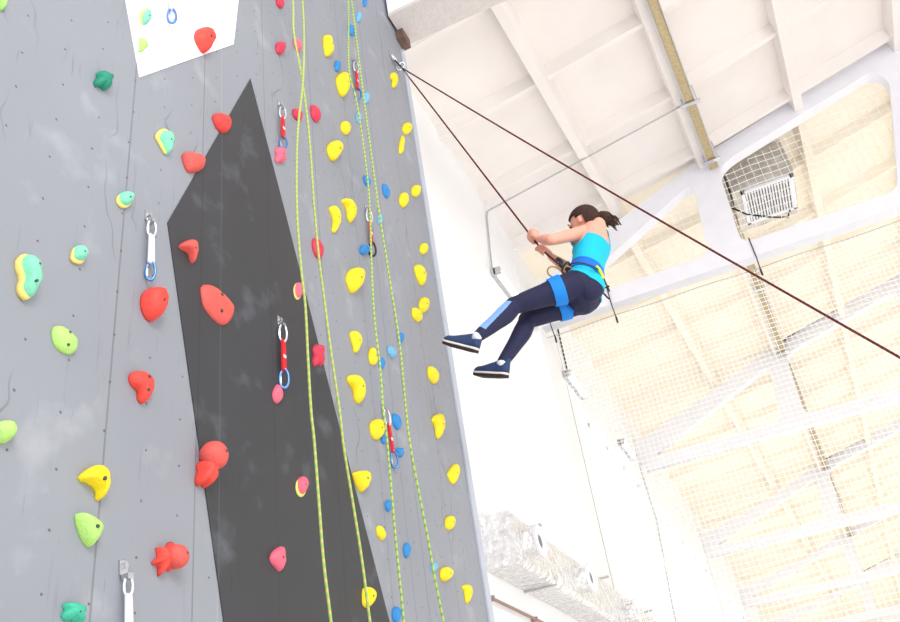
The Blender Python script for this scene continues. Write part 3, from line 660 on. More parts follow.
# torso
tp = [pel - U * .06, pel + U * .02, pel + U * .13 - Fw * .005, pel + U * .22, pel + U * .34 - Fw * .004, pel + U * .42 - Fw * .006, neck - U * .015]
tr_ = [(.138, .100), (.150, .110), (.128, .092), (.128, .094), (.148, .108), (.150, .085), (.075, .055)]
P, Q = dens(tp, tr_); ell_loft(B, P, Q, Lf, 28)
for s in (1, -1):
    solid_ell(B, pel + U * .34 + Fw * .072 + Lf * .062 * s, (Fw, U, Lf), (.052, .058, .058))        # bust
    solid_ell(B, pel - U * .030 - Fw * (.050 if s > 0 else .030) + Lf * (.064 if s > 0 else -.048), (Fw, U, Lf), (.086, .10, .080) if s > 0 else (.078, .09, .074))       # seat
    solid_ell(B, pel + U * .44 - Fw * .035 + Lf * .075 * s, (Fw, U, Lf), (.045, .055, .06))        # shoulder blade
# shoulders
P, Q = dens([shL, neck - U * .03, shR], [(.048, .046), (.06, .05), (.048, .046)]); ell_loft(B, P, Q, U)
def limb(a, m_, b, ra, rm, rb, side=Lf):
    P, Q = dens([a, m_, b], [ra, rm, rb]); ell_loft(B, P, Q, side)
# arms
wrL = HL + (elL - HL).normalized() * .075; wrR = HR + (elR - HR).normalized() * .075
limb(shL, shL.lerp(elL, .5), elL, (.046, .046), (.040, .042), (.034, .034), U)
limb(elL, elL.lerp(wrL, .35), wrL, (.034, .034), (.037, .035), (.021, .026), U)
limb(shR, shR.lerp(elR, .5), elR, (.046, .046), (.040, .040), (.034, .034), U)
limb(elR, elR.lerp(wrR, .35), wrR, (.034, .034), (.037, .036), (.021, .026), U)
# legs
def leg(hip, knee, ank):
    t = (knee - hip).normalized(); s = (ank - knee).normalized(); back = -(Fw - s * Fw.dot(s)).normalized()
    P, Q = dens([hip, hip.lerp(knee, .3), hip.lerp(knee, .65), knee], [(.088, .092), (.082, .082), (.063, .064), (.048, .050)]); ell_loft(B, P, Q, Lf)
    P, Q = dens([knee, knee.lerp(ank, .3) + back * .012, knee.lerp(ank, .65) + back * .008, ank], [(.047, .049), (.050, .054), (.040, .042), (.030, .032)]); ell_loft(B, P, Q, Lf)
    solid_ell(B, knee + (t - s) * .008, (t, s.cross(t).normalized(), t.cross(s.cross(t)).normalized()), (.05, .047, .047))
leg(hipL, kneeL, ankL); leg(hipR, kneeR, ankR)
# feet (inside the shoes)
def footframe(ank, toe, dn_hint):
    f = (toe - ank); D = Vector((0, 0, -1)) if dn_hint is None else dn_hint
    f = (f - D * f.dot(D) * .0).normalized(); D = (D - f * D.dot(f)).normalized(); return f, D, f.cross(D)
toeL = at(446, 342, 5.02); heelL = at(476, 349, 4.88); toeR = at(477, 373.5, 5.14); heelR = at(505.5, 374, 4.99)
# head
hc = at(583.5, 223, 5.52)
hf = (at(571, 228, 5.54) - at(587, 218, 5.49)).normalized()       # face direction: forward and down
hu = (U * .75 - camX * .1 + camY * .5); hu = (hu - hf * hu.dot(hf)).normalized(); hl = hu.cross(hf).normalized()
solid_ell(B, hc + hu * .015 - hf * .012, (hf, hu, hl), (.094, .092, .075), 28)
solid_ell(B, hc - hu * .045 + hf * .030, (hf, hu, hl), (.062, .072, .056), 24)
solid_ell(B, hc - hu * .100 + hf * .062, (hf, hu, hl), (.024, .018, .024), 16)      # chin
solid_ell(B, hc - hu * .030 + hf * .096, (hf, hu, hl), (.019, .022, .012), 14)      # nose
solid_ell(B, hc - hu * .066 + hf * .088, (hf, hu, hl), (.010, .010, .022), 14)      # lips
solid_ell(B, hc + hu * .018 + hf * .084, (hf, hu, hl), (.012, .010, .045), 16)      # brow
for s in (1, -1):
    solid_ell(B, hc - hu * .012 - hf * .008 + hl * .076 * s, (hf, hu, hl), (.018, .029, .009), 14)  # ears
P, Q = dens([neck - U * .03, neck.lerp(hc, .45), hc - hu * .03 - hf * .02], [(.055, .055), (.048, .05), (.045, .05)]); ell_loft(B, P, Q, Lf)
# hands: palm beside the rope, four fingers wrapped round it, thumb over them
def hand(grip, wrist, side_hint, ax):
    ax = ax.normalized()                                        # along the rope (downwards)
    w = (wrist - grip); w = (w - ax * w.dot(ax) * .9).normalized()
    palm_n = ax.cross(w).normalized()
    if palm_n.dot(side_hint) < 0: palm_n = -palm_n
    pc_ = grip + w * .030 + palm_n * .014
    P, Q = dens([wrist, pc_ + w * .012, grip + palm_n * .022 - w * .004], [(.024, .022), (.040, .017), (.040, .013)]); ell_loft(B, P, Q, ax)
    for k, ln in enumerate((.92, 1.0, .95, .8)):
        o_ = ax * (-.030 + .0205 * k); pts = []
        for a in np.linspace(-20, 235 * ln, 9):
            r_ = math.radians(a); pts.append(grip + o_ + palm_n * math.cos(r_) * .0185 - w * math.sin(r_) * .0185)
        rr = [.0092] * 4 + [.0088, .0084, .008, .0076, .0068]
        bm_t = B; tube(bm_t, pts, rr, 8)
    tb = [pc_ + w * .02 - ax * .03, grip + w * .012 - ax * .048 + palm_n * .006, grip - w * .010 - ax * .046 - palm_n * .012, grip - ax * .038 - palm_n * .026 - w * .004]
    tube(B, smooth_path(tb, 3), [.0125] * 4 + [.0105] * 3 + [.0095] * 3, 8)
hand(HL, wrL, camZ, HL - ANC); hand(HR, wrR, camZ, tie - HR)

bm2 = B; bmesh.ops.recalc_face_normals(bm2, faces=bm2.faces[:])
me0 = bpy.data.meshes.new('b0'); bm2.to_mesh(me0)
tmp = bpy.data.objects.new('tmp', me0); COL.objects.link(tmp)
rm = tmp.modifiers.new('r', 'REMESH'); rm.mode = 'VOXEL'; rm.voxel_size = .0042; rm.adaptivity = 0
sm = tmp.modifiers.new('s', 'SMOOTH'); sm.factor = .5; sm.iterations = 5
bpy.context.view_layer.update()
me = bpy.data.meshes.new_from_object(tmp.evaluated_get(bpy.context.evaluated_depsgraph_get())); bpy.data.objects.remove(tmp)
m_skin = mat('skin', (236, 168, 146), .5, var=.05, vscale=12); m_skin.node_tree.nodes['Principled BSDF'].inputs['Subsurface Weight'].default_value = .08
m_top = mat('turquoise_jersey', (0, 190, 226), .75, bump=.35, bscale=25)
m_leg = mat('navy_leggings', (26, 28, 66), .75, bump=.15, bscale=60)
m_legp = mat('light_blue_panel', (126, 168, 240), .7)
m_harn = mat('blue_webbing', (0, 132, 226), .7, bump=.2, bscale=120); m_harn2 = mat('royal_blue_webbing', (0, 108, 206), .7, bump=.2, bscale=120)
m_hair = mat('dark_brown_hair', (58, 30, 20), .75, var=.4, vscale=40, bump=.8, bscale=90)
m_shoe = mat('navy_shoe', (38, 62, 104), .7, bump=.3, bscale=150); m_sole = mat('dark_sole', (52, 38, 36), .8, bump=.6, bscale=80); m_mid = mat('pale_midsole', (236, 226, 224), .6)
m_gold = mat('bronze_alloy', (168, 132, 84), .3, .8); m_sock = mat('white_sock', (236, 238, 248), .8); m_lime = mat('lime_cord', (206, 226, 60), .7)
m_eye = mat('eye_dark', (46, 34, 34), .3); m_lip = mat('lips', (196, 98, 96), .5)
person = link('climber', me, m_skin, None, True)
tag(person, 'woman in turquoise tank top and navy leggings hanging on the dark red rope', 'person')
nv = len(me.vertices); co = np.empty(nv * 3); me.vertices.foreach_get('co', co); co = co.reshape(-1, 3)
no = np.empty(nv * 3); me.vertices.foreach_get('normal', no); no = no.reshape(-1, 3)
npoly = len(me.polygons)
fv = [tuple(p.vertices) for p in me.polygons]
A3 = lambda v: np.array(v)
def segdist(a, b):
    a, b = A3(a), A3(b); d = b - a; t = np.clip((co - a) @ d / (d @ d), 0, 1); q = a + t[:, None] * d
    return np.linalg.norm(co - q, axis=1), t
dT, tT = segdist(pel + U * .05, neck - U * .1); dAL, tAL = segdist(shL, elL); dAR, _ = segdist(shR, elR); dFL, _ = segdist(elL, wrL); dFR, _ = segdist(elR, wrR)
dHL, _ = segdist(HL, HL + rd * .01); dHR, _ = segdist(HR, HR + rd * .01)
dTL, tTL = segdist(hipL, kneeL); dTR, tTR = segdist(hipR, kneeR); dSL, tSL = segdist(kneeL, ankL); dSR, tSR = segdist(kneeR, ankR)
dHd, _ = segdist(hc, neck)
up = (co - A3(pel)) @ A3(U); fwd = (co - A3(pel)) @ A3(Fw); lat = (co - A3(pel)) @ A3(Lf)
arm = np.minimum.reduce([dFL, dFR, dHL - .03, dHR - .03])
def garment(name, mask, off, m, planes=(), parent=person, thick=0.):
    """cloth that follows the body: the covered skin region, lifted along its normals and trimmed by planes"""
    bm = bmesh.new(); vmap = {}
    for f in fv:
        if all(mask[i] for i in f):
            vs = []
            for i in f:
                v = vmap.get(i)
                if v is None: v = bm.verts.new(co[i] + no[i] * off); vmap[i] = v
                vs.append(v)
            bm.faces.new(vs)
    for (p, n) in planes:    # keep the side n points away from
        bmesh.ops.bisect_plane(bm, geom=bm.verts[:] + bm.edges[:] + bm.faces[:], plane_co=p, plane_no=n, clear_outer=True)
    me_ = bpy.data.meshes.new(name); bm.to_mesh(me_); bm.free()
    o = link(name, me_, m, parent, True)
    if thick:
        md = o.modifiers.new('t', 'SOLIDIFY'); md.thickness = thick; md.offset = -1
    return o
hem = -.005 ; waist = .03
# hem line slopes down towards the back as in the photo
hemN = (U - Fw * .10).normalized()
legmask = ((up < .12) & (arm > .05) & (np.minimum.reduce([dTL, dTR, dSL, dSR]) < .2)) | (np.minimum.reduce([dSL, dSR, dTL, dTR]) < .075) & (arm > .04)
# keep ankles clear
shinL = (ankL - kneeL).normalized(); shinR = (ankR - kneeR).normalized()
endL = ((co - A3(ankL)) @ A3(shinL)) > .018; endR = ((co - A3(ankR)) @ A3(shinR)) > .018
lm = legmask & ~(endL & (dSL < .12) & (dSL < dSR)) & ~(endR & (dSR < .12) & (dSR <= dSL))
garment('leggings', lm, .004, m_leg, [(pel + U * .045, U)], thick=.003)
# light blue shin panel on her left leg (front of the shin)
fs = (Fw - shinL * Fw.dot(shinL)).normalized(); a_ = (co - A3(kneeL)) @ A3(shinL); fr = (co - (A3(kneeL) + np.outer(a_, A3(shinL)))) @ A3((camY - camX * .4 - shinL * (camY - camX * .4).dot(shinL)).normalized())
Ls = (ankL - kneeL).length
pm = (dSL < .075) & (a_ > .10 * Ls) & (a_ < Ls - .03) & (fr > .006 + .028 * (1 - a_ / Ls)) & (dSL < dSR)
garment('shin_panel', pm, .0065, m_legp)['label'] = 'light blue leggings panel'
# tank top
topm = (up > -.08) & (arm > .062) & (dAL > .060) & (dAR > .055) & (dHd > .07) & (np.linalg.norm(co - A3(hc), axis=1) > .15) & (up < .50)
strap = (np.linalg.norm(co - A3(hc), axis=1) > .13) & (up > .30) & (np.abs(lat) < .026) & (fwd < .0) & (up < .50)
frontstrap = (np.linalg.norm(co - A3(hc), axis=1) > .13) & (up > .33) & (np.abs(np.abs(lat) - .07) < .022) & (fwd > .0) & (up < .44) & (np.linalg.norm(co - A3(hc), axis=1) > .15)
tm = (topm & (up < .325 + .03 * (fwd > .02))) | strap | frontstrap
garment('tank_top', tm, .0085, m_top, [(pel + U * .0, -(U - Fw * .32).normalized())], thick=.004)
# harness
hb = garment('climbing_harness', (up > .0) & (up < .25) & (arm > .075) & (dAL > .06), .015, m_harn2,
             [(pel + U * .142, (U - Fw * .10).normalized()), (pel + U * .07, -(U - Fw * .10).normalized())], thick=.008)
hb['label'] = 'blue climbing harness waist belt'
def loop(hip, knee, dmask, f0, wd):
    t = (knee - hip).normalized(); p = hip.lerp(knee, f0)
    o = garment('leg_loop', dmask, .013, m_harn, [(p + t * wd, t), (p - t * wd, -t)], hb, .007)
loop(hipL, kneeL, (dTL < .115) & (dTL < dTR), .36, .037); loop(hipR, kneeR, (dTR < .105) & (dTR < dTL), .36, .035)
# belt cord, gear loops, tie-in knot, carabiners
def gear(name, pts, r, m, par=hb, closed=False, sub=5):
    bm = bmesh.new(); tube(bm, smooth_path(pts, sub) if not closed else pts, r, 8, closed); return obj(name, bm, m, par, True)
bw = lambda ang, h, rr=1.0: pel + U * (h - .03) + Lf * math.cos(ang) * .158 * rr + Fw * math.sin(ang) * .125 * rr
gear('gear_loop', [bw(1.1, .115, 1.06), bw(.7, .095, 1.14), bw(.3, .09, 1.16), bw(-.1, .085, 1.16), bw(-.5, .08, 1.18), bw(-.9, .085, 1.14)], .004, m_dark)
gear('gear_loop', [bw(-.9, .085, 1.14), bw(-1.2, .04, 1.2), bw(-1.5, .02, 1.3), bw(-1.7, .05, 1.2)], .005, m_dark)
gear('haul_cord', [bw(-.62, .100, 1.12), bw(-.8, .085, 1.15), bw(-.98, .062, 1.17), bw(-1.02, .045, 1.17)], .010, m_lime)
e0 = bw(-1.35, .03, 1.32); gear('gear_cord', [e0, at(602, 290, 5.2), at(606, 296, 5.18), at(609.5, 299, 5.18)], .0055, m_dark)
gear('belay_loop', [tie, tie + camX * .02 - camY * .03, hipL.lerp(kneeL, .28) + Fw * .02 + U * .10 - Lf * .02, bw(1.5, .1, 1.1)], .010, m_dark)
def cring(c, t, n, h, w, r, m, name='carabiner'):
    bm = bmesh.new(); tube(bm, [c + t * math.cos(a) * h + n * math.sin(a) * w * (1 - .25 * math.cos(a)) for a in [2 * PI * k / 20 for k in range(20)]], r, 8, True); return obj(name, bm, m, hb, True)
cring(tie - camX * .07 - camY * .01, (camX + camY * -.45).normalized(), (camY + camX * .45).normalized(), .050, .030, .0048, m_gold)
cring(tie + camX * .005 + camY * .005 + camZ * .02, camX, camY, .026, .022, .0048, m_gold)
cring(tie - camX * .005 + camY * .02, (camX * .3 + camY).normalized(), camX, .035, .022, .006, m_dark)
gear('tie_in_knot', [tie - rd * .13, tie - rd * .10 + camX * .012, tie - rd * .06 - camX * .012, tie - rd * .02 + camX * .010, tie + rd * .02], .012, m_dark)
gear('belay_device', [tie - camY * .02, tie - camY * .05, tie - camY * .07 - camX * .02], .014, m_dark)
# hair: a cap over the skull, drawn back into a ponytail
hd = co - A3(hc); hh_u = hd @ A3(hu); hh_f = hd @ A3(hf); hh_l = hd @ A3(hl)
cap = (dHd < .16) & (hh_u > -.075) & (hh_f < .075) & (((hh_u > .035 - .0 + (hh_f > .0) * hh_f * .25)) | ((hh_f < -.030) & (hh_u > -.065)) | ((hh_f < .012) & (hh_u > .012))) & (np.linalg.norm(hd, axis=1) < .14) & (hh_u > -.035 - hh_f * .9 - .09)
hair = garment('hair', cap, .013, m_hair, thick=.010)
bm = bmesh.new()
pb_ = hc - hf * .085 + hu * .045
tip = at(616, 221.5, 5.50)
root_ = at(597.5, 216.5, 5.50)
tl = [root_ - camX * .03, root_, at(601.5, 216, 5.5), at(606, 218, 5.5), at(610.5, 220, 5.5), at(613.5, 225, 5.5)]
rnd = random.Random(3)
tube(bm, smooth_path(tl, 4), [.03, .026, .02, .016] + [.018, .022, .027, .031] + [.034, .037, .039, .040] + [.039, .037, .035, .032] + [.03, .027, .022, .014] + [.006], 14)
for k in range(26):
    j = [Vector((rnd.uniform(-1, 1), rnd.uniform(-1, 1), rnd.uniform(-1, 1))) * s for s in (.01, .022, .030, .038, .05)]
    tube(bm, smooth_path([p + q for p, q in zip(tl[1:], j)], 4), [.007] * 6 + [.006] * 6 + [.0045] * 4 + [.002], 5)
obj('ponytail', bm, m_hair, hair, True)
bm = bmesh.new(); tube(bm, [at(599.5, 216.2, 5.5) + (camY * math.cos(a) + camZ * math.sin(a)) * .020 for a in [2 * PI * k / 14 for k in range(14)]], .006, 6, True); obj('hair_tie', bm, m_dark, hair, True)
for s in (1, -1):
    bm = bmesh.new(); solid_ell(bm, hc - hu * .004 + hf * .080 + hl * .030 * s, (hf, hu, hl), (.009, .007, .014), 12); e = obj('eye', bm, m_eye, person, True)
    bm = bmesh.new(); solid_ell(bm, hc + hu * .020 + hf * .086 + hl * .030 * s, (hf, hu, hl), (.006, .004, .020), 12); obj('eyebrow', bm, m_hair, person, True)
bm = bmesh.new(); solid_ell(bm, hc - hu * .066 + hf * .0925, (hf, hu, hl), (.009, .008, .020), 12); obj('lips', bm, m_lip, person, True)
# shoes
def shoe(ank, heel, toe, which):
    f = (toe - heel).normalized(); dn = (-camY + camZ * .30 - camX * .05); dn = (dn - f * dn.dot(f)).normalized()
    s = dn.cross(f).normalized()
    L = .265
    mid = (heel + toe) / 2; O = mid - f * L / 2
    def outline(t):  # half widths
        return .034 + .012 * math.sin(min(1, t * 1.15) * PI * .9 + .1) if False else (.030 + .018 * math.sin(PI * min(1, max(0, (t - .25) / .9)))) * (math.sin(min(1, t / .12) * PI / 2) ** .6) * (math.cos(max(0, (t - .80) / .2) * PI / 2) ** .6 + .03)
    rootm = None
    def loft(zs, name, m, par):
        bm = bmesh.new(); rings = []
        ts = [0, .015, .04, .09, .16, .25, .36, .48, .6, .7, .8, .87, .93, .97, .992, 1.0]
        for t in ts:
            w = max(.003, outline(t)); c = O + f * (L * t); ring = []
            for (wx, z) in zs(t): ring.append(bm.verts.new(c + s * wx * w + dn * z))
            rings.append(ring)
        for A, Bq in zip(rings, rings[1:]):
            for k in range(len(A)): bm.faces.new((A[k], A[(k + 1) % len(A)], Bq[(k + 1) % len(A)], Bq[k]))
        bm.faces.new(rings[0][::-1]); bm.faces.new(rings[-1])
        return obj(name, bm, m, par, True)
    def top(t):   # instep height above sole plane
        return 1.1 * (.084 if t < .12 else (.084 - .016 * (t - .12) / .2 if t < .32 else max(.038, .068 - .036 * ((t - .32) / .5))) if t < .85 else .038 - .016 * (t - .85) / .15)
    spring = lambda t: -.012 * max(0, (t - .75) / .25) ** 1.5
    up_ = loft(lambda t: [(-1, .0 + spring(t)), (-1.0, -top(t) * .35), (-.82, -top(t) * .72), (-.42, -top(t)), (.42, -top(t)), (.82, -top(t) * .72), (1.0, -top(t) * .35), (1, .0 + spring(t))], 'shoe', m_shoe, person)
    loft(lambda t: [(-1.06, -.006 + spring(t)), (1.06, -.006 + spring(t)), (1.08, .006 + spring(t)), (-1.08, .006 + spring(t))], 'midsole', m_mid, up_)
    loft(lambda t: [(-1.06, .006 + spring(t)), (1.06, .006 + spring(t)), (1.0, .021 + spring(t) + .002 * math.sin(t * 60)), (-1.0, .021 + spring(t) + .002 * math.sin(t * 60))], 'sole', m_sole, up_)
    bm = bmesh.new()
    for k in range(4):
        t = .40 + k * .075; c = O + f * L * t - dn * (top(t) + .004); w = outline(t) * .5
        tube(bm, [c - s * w + dn * .008, c, c + s * w + dn * .008], .003, 6)
    obj('laces', bm, m_mid, up_, True)
    bm = bmesh.new(); a = O + f * L * .17 - dn * .05; kn = (ank - (kneeL if which > 0 else kneeR)).normalized(); tube(bm, [ank - kn * .01, ank + kn * .012, a], [.0325, .0325, .028], 14); obj('sock', bm, m_sock, person, True)
    return up_
shoe(ankL, heelL, toeL, 1); shoe(ankR, heelR, toeR, -1)

# ------------------------------------------------------------------ duct on the wall
z_d0, z_d1 = EYE + 1.91, EYE + 2.36
dk = empty('ventilation_duct', (WX, 6.79, z_d0)); tag(dk, 'foil wrapped rectangular air duct running along the white wall', 'duct')
def ductbody(bm):
    n = 40; ys = np.linspace(6.79, 24, n)
    sec = [(0, 0), (.27, 0), (.31, .04), (.31, .40), (.27, .45), (0, .45)]
    rings = [[bm.verts.new((WX + .002 + a + (.006 * noise.noise(Vector((y * 3, a * 9, b * 9)))), y, z_d0 + b + .008 * noise.noise(Vector((y * 4, a * 7, b * 7 + 3))))) for a, b in sec] for y in ys]
    for A, Bq in zip(rings, rings[1:]):
        for k in range(6): bm.faces.new((A[k], A[(k + 1) % 6], Bq[(k + 1) % 6], Bq[k]))
    bm.faces.new(rings[0][::-1]); bm.faces.new(rings[-1])
pc(ductbody, 'duct_body', m_foil, dk)
xf = WX + .31
m_open = mat('nozzle_shadow_grey', (112, 112, 122), .6)
for k, (yy) in enumerate((7.08, 8.72, 10.8, 13)):
    o = pc(lambda b: cyl(b, (xf - .02, yy, z_d0 + .21), (xf + .10, yy, z_d0 + .21), .135, 24), 'nozzle', m_foil, dk)
    def rim(b):
        N = 28
        prof = [(.10, .14), (.125, .150), (.13, .12), (.12, .06), (.09, .056)]
        rings = [[b.verts.new((xf + x, yy + math.cos(2 * PI * q / N) * r, z_d0 + .21 + math.sin(2 * PI * q / N) * r)) for q in range(N)] for x, r in prof]
        for A, Bq in zip(rings, rings[1:]):
            for q in range(N): b.faces.new((A[q], A[(q + 1) % N], Bq[(q + 1) % N], Bq[q]))
        b.faces.new(rings[-1])
    f = pc(rim, 'nozzle_face', m_white, dk, True)
    pc(lambda b: cyl(b, (xf + .092, yy, z_d0 + .21), (xf + .115, yy, z_d0 + .21), .055, 20), 'nozzle_opening', m_open, dk)
for yy in (7.75, 10.2, 12.6):
    pc(lambda b: tube(b, [(WX, yy, z_d0 - .012), (xf + .008, yy, z_d0 - .012), (xf + .008, yy, z_d0 + .06)], .010, 6), 'strap', m_galv, dk)
    pc(lambda b: box(b, (WX, yy - .3, z_d1 + .01), (xf + .05, yy - .26, z_d1 + .03)), 'bracket', m_galv, dk)
bm = bmesh.new(); cyl(bm, (WX + .04, 5.05, EYE + 1.66), (WX + .04, 20, EYE + 1.66), .014, 8)
for yy in np.arange(5.6, 20, 1.1): box(bm, (WX, yy, EYE + 1.64), (WX + .06, yy + .03, EYE + 1.68))
o = obj('wall_pipe', bm, mat('faded_pipe_paint', (158, 132, 126), .7), None); tag(o, 'thin brownish pipe clipped to the white wall below the foil duct', 'pipe')
bm = bmesh.new(); box(bm, (WX + .0, 12.0, EYE + 1.85), (WX + .16, 12.25, EYE + 2.2)); bmesh.ops.bevel(bm, geom=bm.edges[:], offset=.03, segments=3, affect='EDGES')

# ------------------------------------------------------------------ wall lamps
for k, (y0, y1, z, lab) in enumerate(((8.75, 10.3, 6.1, 'fluorescent tube lamp on the wall left of the climber'), (11.75, 12.75, 5.93, 'fluorescent tube lamp on the wall behind the left net edge'), (15.4, 16.4, 6.05, 'farthest fluorescent tube lamp on the wall, in the window glare'))):
    r0 = empty('tube_lamp', (WX, y0, EYE + z)); tag(r0, lab, 'lamp', 'tube lamps along the white wall')
    pc(lambda b: (box(b, (WX + .001, y0, EYE + z - .05), (WX + .06, y1, EYE + z + .05))), 'housing', m_grey, r0)
    o = pc(lambda b: cyl(b, (WX + .10, y0 + .04, EYE + z - .01), (WX + .10, y1 - .04, EYE + z - .01), .035, 12), 'tube', m_lamp, r0)
    for yy in (y0, y1 - .04): pc(lambda b: box(b, (WX + .04, yy, EYE + z - .055), (WX + .13, yy + .04, EYE + z + .05)), 'end_cap', m_galv, r0)
def conduit(name, pts, r, m, lab, cat):
    bm = bmesh.new(); tube(bm, pts, r, 6); o = obj(name, bm, m); tag(o, lab, cat); return o
zc = lambda x: zroof(x) - .27
def rib_line(y, x0, x1, n=10): return [(x, y, zc(x)) for x in np.linspace(x0, x1, n)]
conduit('lamp_conduit', [(WX + .02, 8.78, EYE + 6.15), (WX + .02, 9.05, EYE + 7.2), (WX + .03, 9.08, zc(WX) - .02)] + rib_line(9.1, WX + .06, .52), .012, m_grey, 'thin grey conduit rising from the wall lamp and crossing the ceiling ribs', 'conduit')
conduit('ceiling_conduit', rib_line(5.75, -1.9, 3.4), .016, m_grey, 'grey conduit crossing the ceiling beside the girder end', 'conduit')
conduit('lamp_conduit', [(WX + .02, 12.1, EYE + 5.98), (WX + .02, 12.15, EYE + 7.3)], .014, m_dark, 'short dark conduit above the second wall lamp', 'conduit')
conduit('cable', [(3.46 , 7.6, zc(3.46) + .0), (3.5, 8.6, zc(3.5))], .018, m_dark, 'dark cable along the ceiling rib near the top right corner', 'cable')
# cable tray along a rib, bay after bay
for k, (a, b, lab) in enumerate(((5.05, 10.52, 'long tan cable tray along the ceiling rib, in front of the girder'), (10.80, 17.55, 'tan cable tray continuing behind the first girder'), (17.85, 26.2, 'tan cable tray seen through the netting behind the second girder'), (26.6, 35, 'farthest tan cable tray behind the third girder'))):
    X = lambda y: .62 + .056 * (y - 8.7)
    zt = EYE + 7.72
    r0 = empty('cable_tray', (X(a), a, zt)); tag(r0, lab, 'cable tray', 'tan cable trays along the roof')
    pc(lambda q: hexa(q, [(X(a) - .048, a, zt), (X(a) + .048, a, zt), (X(b) + .055, b, zt), (X(b) - .055, b, zt), (X(a) - .055, a, zt + .05), (X(a) + .055, a, zt + .05), (X(b) + .055, b, zt + .05), (X(b) - .055, b, zt + .05)]), 'tray_bottom', m_tray, r0)
    for s in (-1, 1):
        pc(lambda q: hexa(q, [(X(a) + s * .062 - .007, a, zt - .01), (X(a) + s * .062 + .007, a, zt - .01), (X(b) + s * .062 + .007, b, zt - .01), (X(b) + s * .062 - .007, b, zt - .01), (X(a) + s * .062 - .007, a, zt + .10), (X(a) + s * .062 + .007, a, zt + .10), (X(b) + s * .062 + .007, b, zt + .10), (X(b) + s * .062 - .007, b, zt + .10)]), 'side_rail', m_galv, r0)
    for yy in [v for v in (8.95, 14.4, 20.6, 30) if a < v < b] + [b - .25]:
        pc(lambda q: (box(q, (X(yy) - .13, yy, zt - .03), (X(yy) + .13, yy + .06, zt - .012)), box(q, (X(yy) - .10, yy + .02, zt - .012), (X(yy) - .085, yy + .04, zroof(X(yy)) - .2)), box(q, (X(yy) + .085, yy + .02, zt - .012), (X(yy) + .10, yy + .04, zroof(X(yy)) - .1))), 'clamp', m_steel, r0)
# heater box with louvre grille behind the first girder
gx0, gx1, gy0, gy1, gz = .98, 1.74, 11.15, 12.05, EYE + 7.6
hbx = empty('air_outlet', (gx0, gy0, gz)); tag(hbx, 'foil covered air outlet box with white louvre grille seen through the girder opening', 'air outlet')
pc(lambda b: (box(b, (gx0 - .12, gy0 - .05, gz + .02), (gx1 + .02, gy1 + .2, gz + .62))), 'box_body', mat('dull_foil', (206, 200, 192), .35, .4, bump=1., bscale=14, var=.25, vscale=7), hbx)
pc(lambda b: (box(b, (gx0, gy0, gz - .02), (gx1, gy0 + .05, gz + .02)), box(b, (gx0, gy1 - .05, gz - .02), (gx1, gy1, gz + .02)), box(b, (gx0, gy0, gz - .02), (gx0 + .05, gy1, gz + .02)), box(b, (gx1 - .05, gy0, gz - .02), (gx1, gy1, gz + .02))), 'grille_frame', m_white, hbx)
pc(lambda b: box(b, (gx0 + .03, gy0 + .03, gz + .008), (gx1 - .03, gy1 - .03, gz + .018)), 'grille_backing', mat('grille_dark', (120, 112, 100), .7), hbx)
for k in range(16):
    x = gx0 + .06 + k * (gx1 - gx0 - .13) / 15
    pc(lambda b: box(b, (x, gy0 + .04, gz - .014), (x + .022, gy1 - .04, gz + .006)), 'louvre', m_white, hbx)
conduit('outlet_cable', [(.80, 11.6, EYE + 7.71), (.98, 11.5, EYE + 7.42), (1.3, 11.7, EYE + 7.36), (1.55, 12.0, EYE + 7.45), (1.62, 12.02, EYE + 7.57)], .014, m_dark, 'dark cable looping below the louvre grille', 'cable')
# pipes along the roof seen through the left girder opening
for k, (dz, r, lab) in enumerate(((0, .03, 'upper of two thin pipes seen through the triangular girder opening'), (-.14, .045, 'lower, thicker pipe seen through the triangular girder opening'))):
    conduit('roof_pipe', [at(606, 287 + k * 7, 15.0), at(720, 240 + k * 7, 15.0)], r * .6, m_grey, lab, 'pipe')

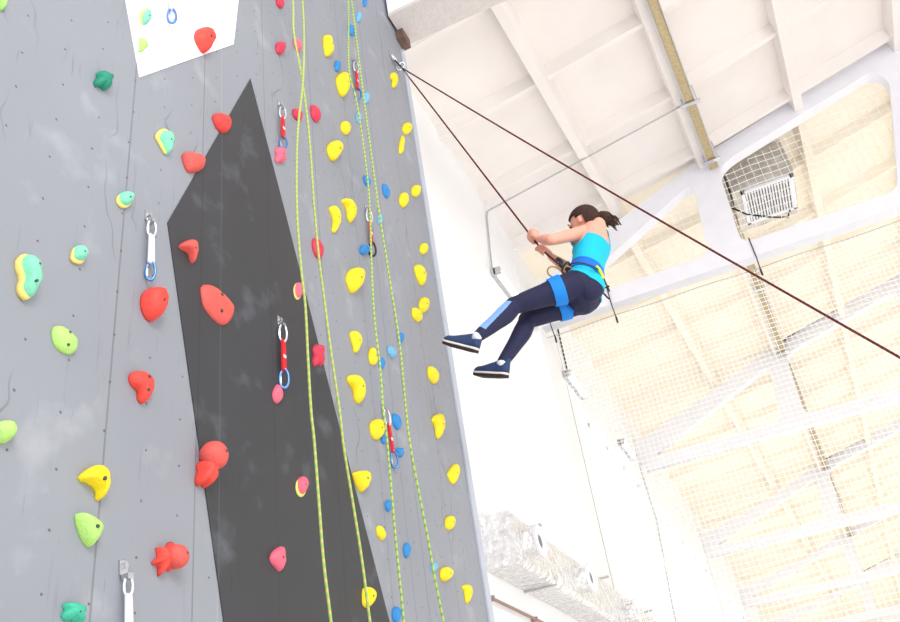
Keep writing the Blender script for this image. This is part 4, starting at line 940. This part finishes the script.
# ------------------------------------------------------------------ nets
def net(name, y, x0, x1, z0, z1, cell, r, label, top_cut=None):
    rt = empty(name, (x0, y, z1 if z1 < 20 else z0)); tag(rt, label, 'net')
    bm = bmesh.new(); x = x0
    while x <= x1 + 1e-6:
        zt = z1 if top_cut is None else top_cut(x); w = .012 * math.sin(x * 9)
        if zt > z0: tube(bm, [(x, y + w, z0), (x, y + w, zt)], r, 4, cap=False)
        x += cell
    z = z0; xr = x1
    while z <= (z1 if top_cut is None else top_cut(x1)) + 1e-6:
        xa = x0
        if top_cut is not None:
            while top_cut(xa) < z and xa < x1: xa += cell
        tube(bm, [(xx, y + .012 * math.sin(xx * 9), z) for xx in np.linspace(xa, x1, 40)], r, 4, cap=False); z += cell
    bmesh.ops.translate(bm, verts=bm.verts[:], vec=-rt.location); obj('mesh', bm, m_net, rt)
    return rt
n1 = net('safety_net', 10.68, -2.12, 6.0, .05, EYE + 6.02, .066, .0046, 'white fine meshed safety net hanging below the first girder')
pc(lambda b: tube(b, [(x, 10.68, EYE + 6.03 - .015 * math.sin(abs(x) * 2.4) ** 2) for x in np.linspace(-2.25, 6, 60)], .007, 6), 'head_cord', m_grey, n1)
pc(lambda b: tube(b, [(-2.125, 10.68, EYE + 6.03), (-2.13, 10.66, 4), (-2.12, 10.68, .05)], .006, 6), 'edge_cord', m_grey, n1)
for x in (-2.13, -1.22, .80, 3.1, 5.3):
    pc(lambda b: (tube(b, [(x, 10.548, EYE + 6.44), (x, 10.545, EYE + 6.12), (x, 10.67, EYE + 5.98)], .008, 6), box(b, (x - .012, 10.665, EYE + 5.90), (x + .012, 10.695, EYE + 5.99))), 'hanger_clip', m_dark, n1)
def cut(x):
    return EYE + min(8.45, 7.75 + (x - .74) * .25 if x > .74 else 7.6 + (x - .3) * .42)
net('opening_net', 10.79, -1.9, 4.2, EYE + 6.36, EYE + 8.6, .115, .0042, 'white wide meshed net closing the openings of the first girder', cut)
conduit('hanging_cord', [(WX + .12, 16.5, EYE + 6.15), (WX + .35, 15.2, EYE + 4.4), (WX + .4, 14.0, EYE + 2.7), (WX + .4, 13.4, 1.0)], .012, m_grey, 'thin slack cord hanging down the wall from the farthest lamp', 'cord')
# dark strips added to stand in for the gap line above the far girders

for k, (gy, lab) in enumerate(((17.55, 'dark strip for the gap along the top of the second girder behind the netting'), (26.2, 'dark strip for the gap along the top of the third girder behind the netting'))):
    dx = KX * (gy - 10.5)
    conduit('girder_gap_strip', [(x + dx, gy, EYE + z) for x, z in ((.78, 8.02), (1.2, 8.20), (2.2, 8.46), (2.35, 8.60), (3.4, 8.86), (3.9, 8.93))], .022, m_brown, lab, 'cable')
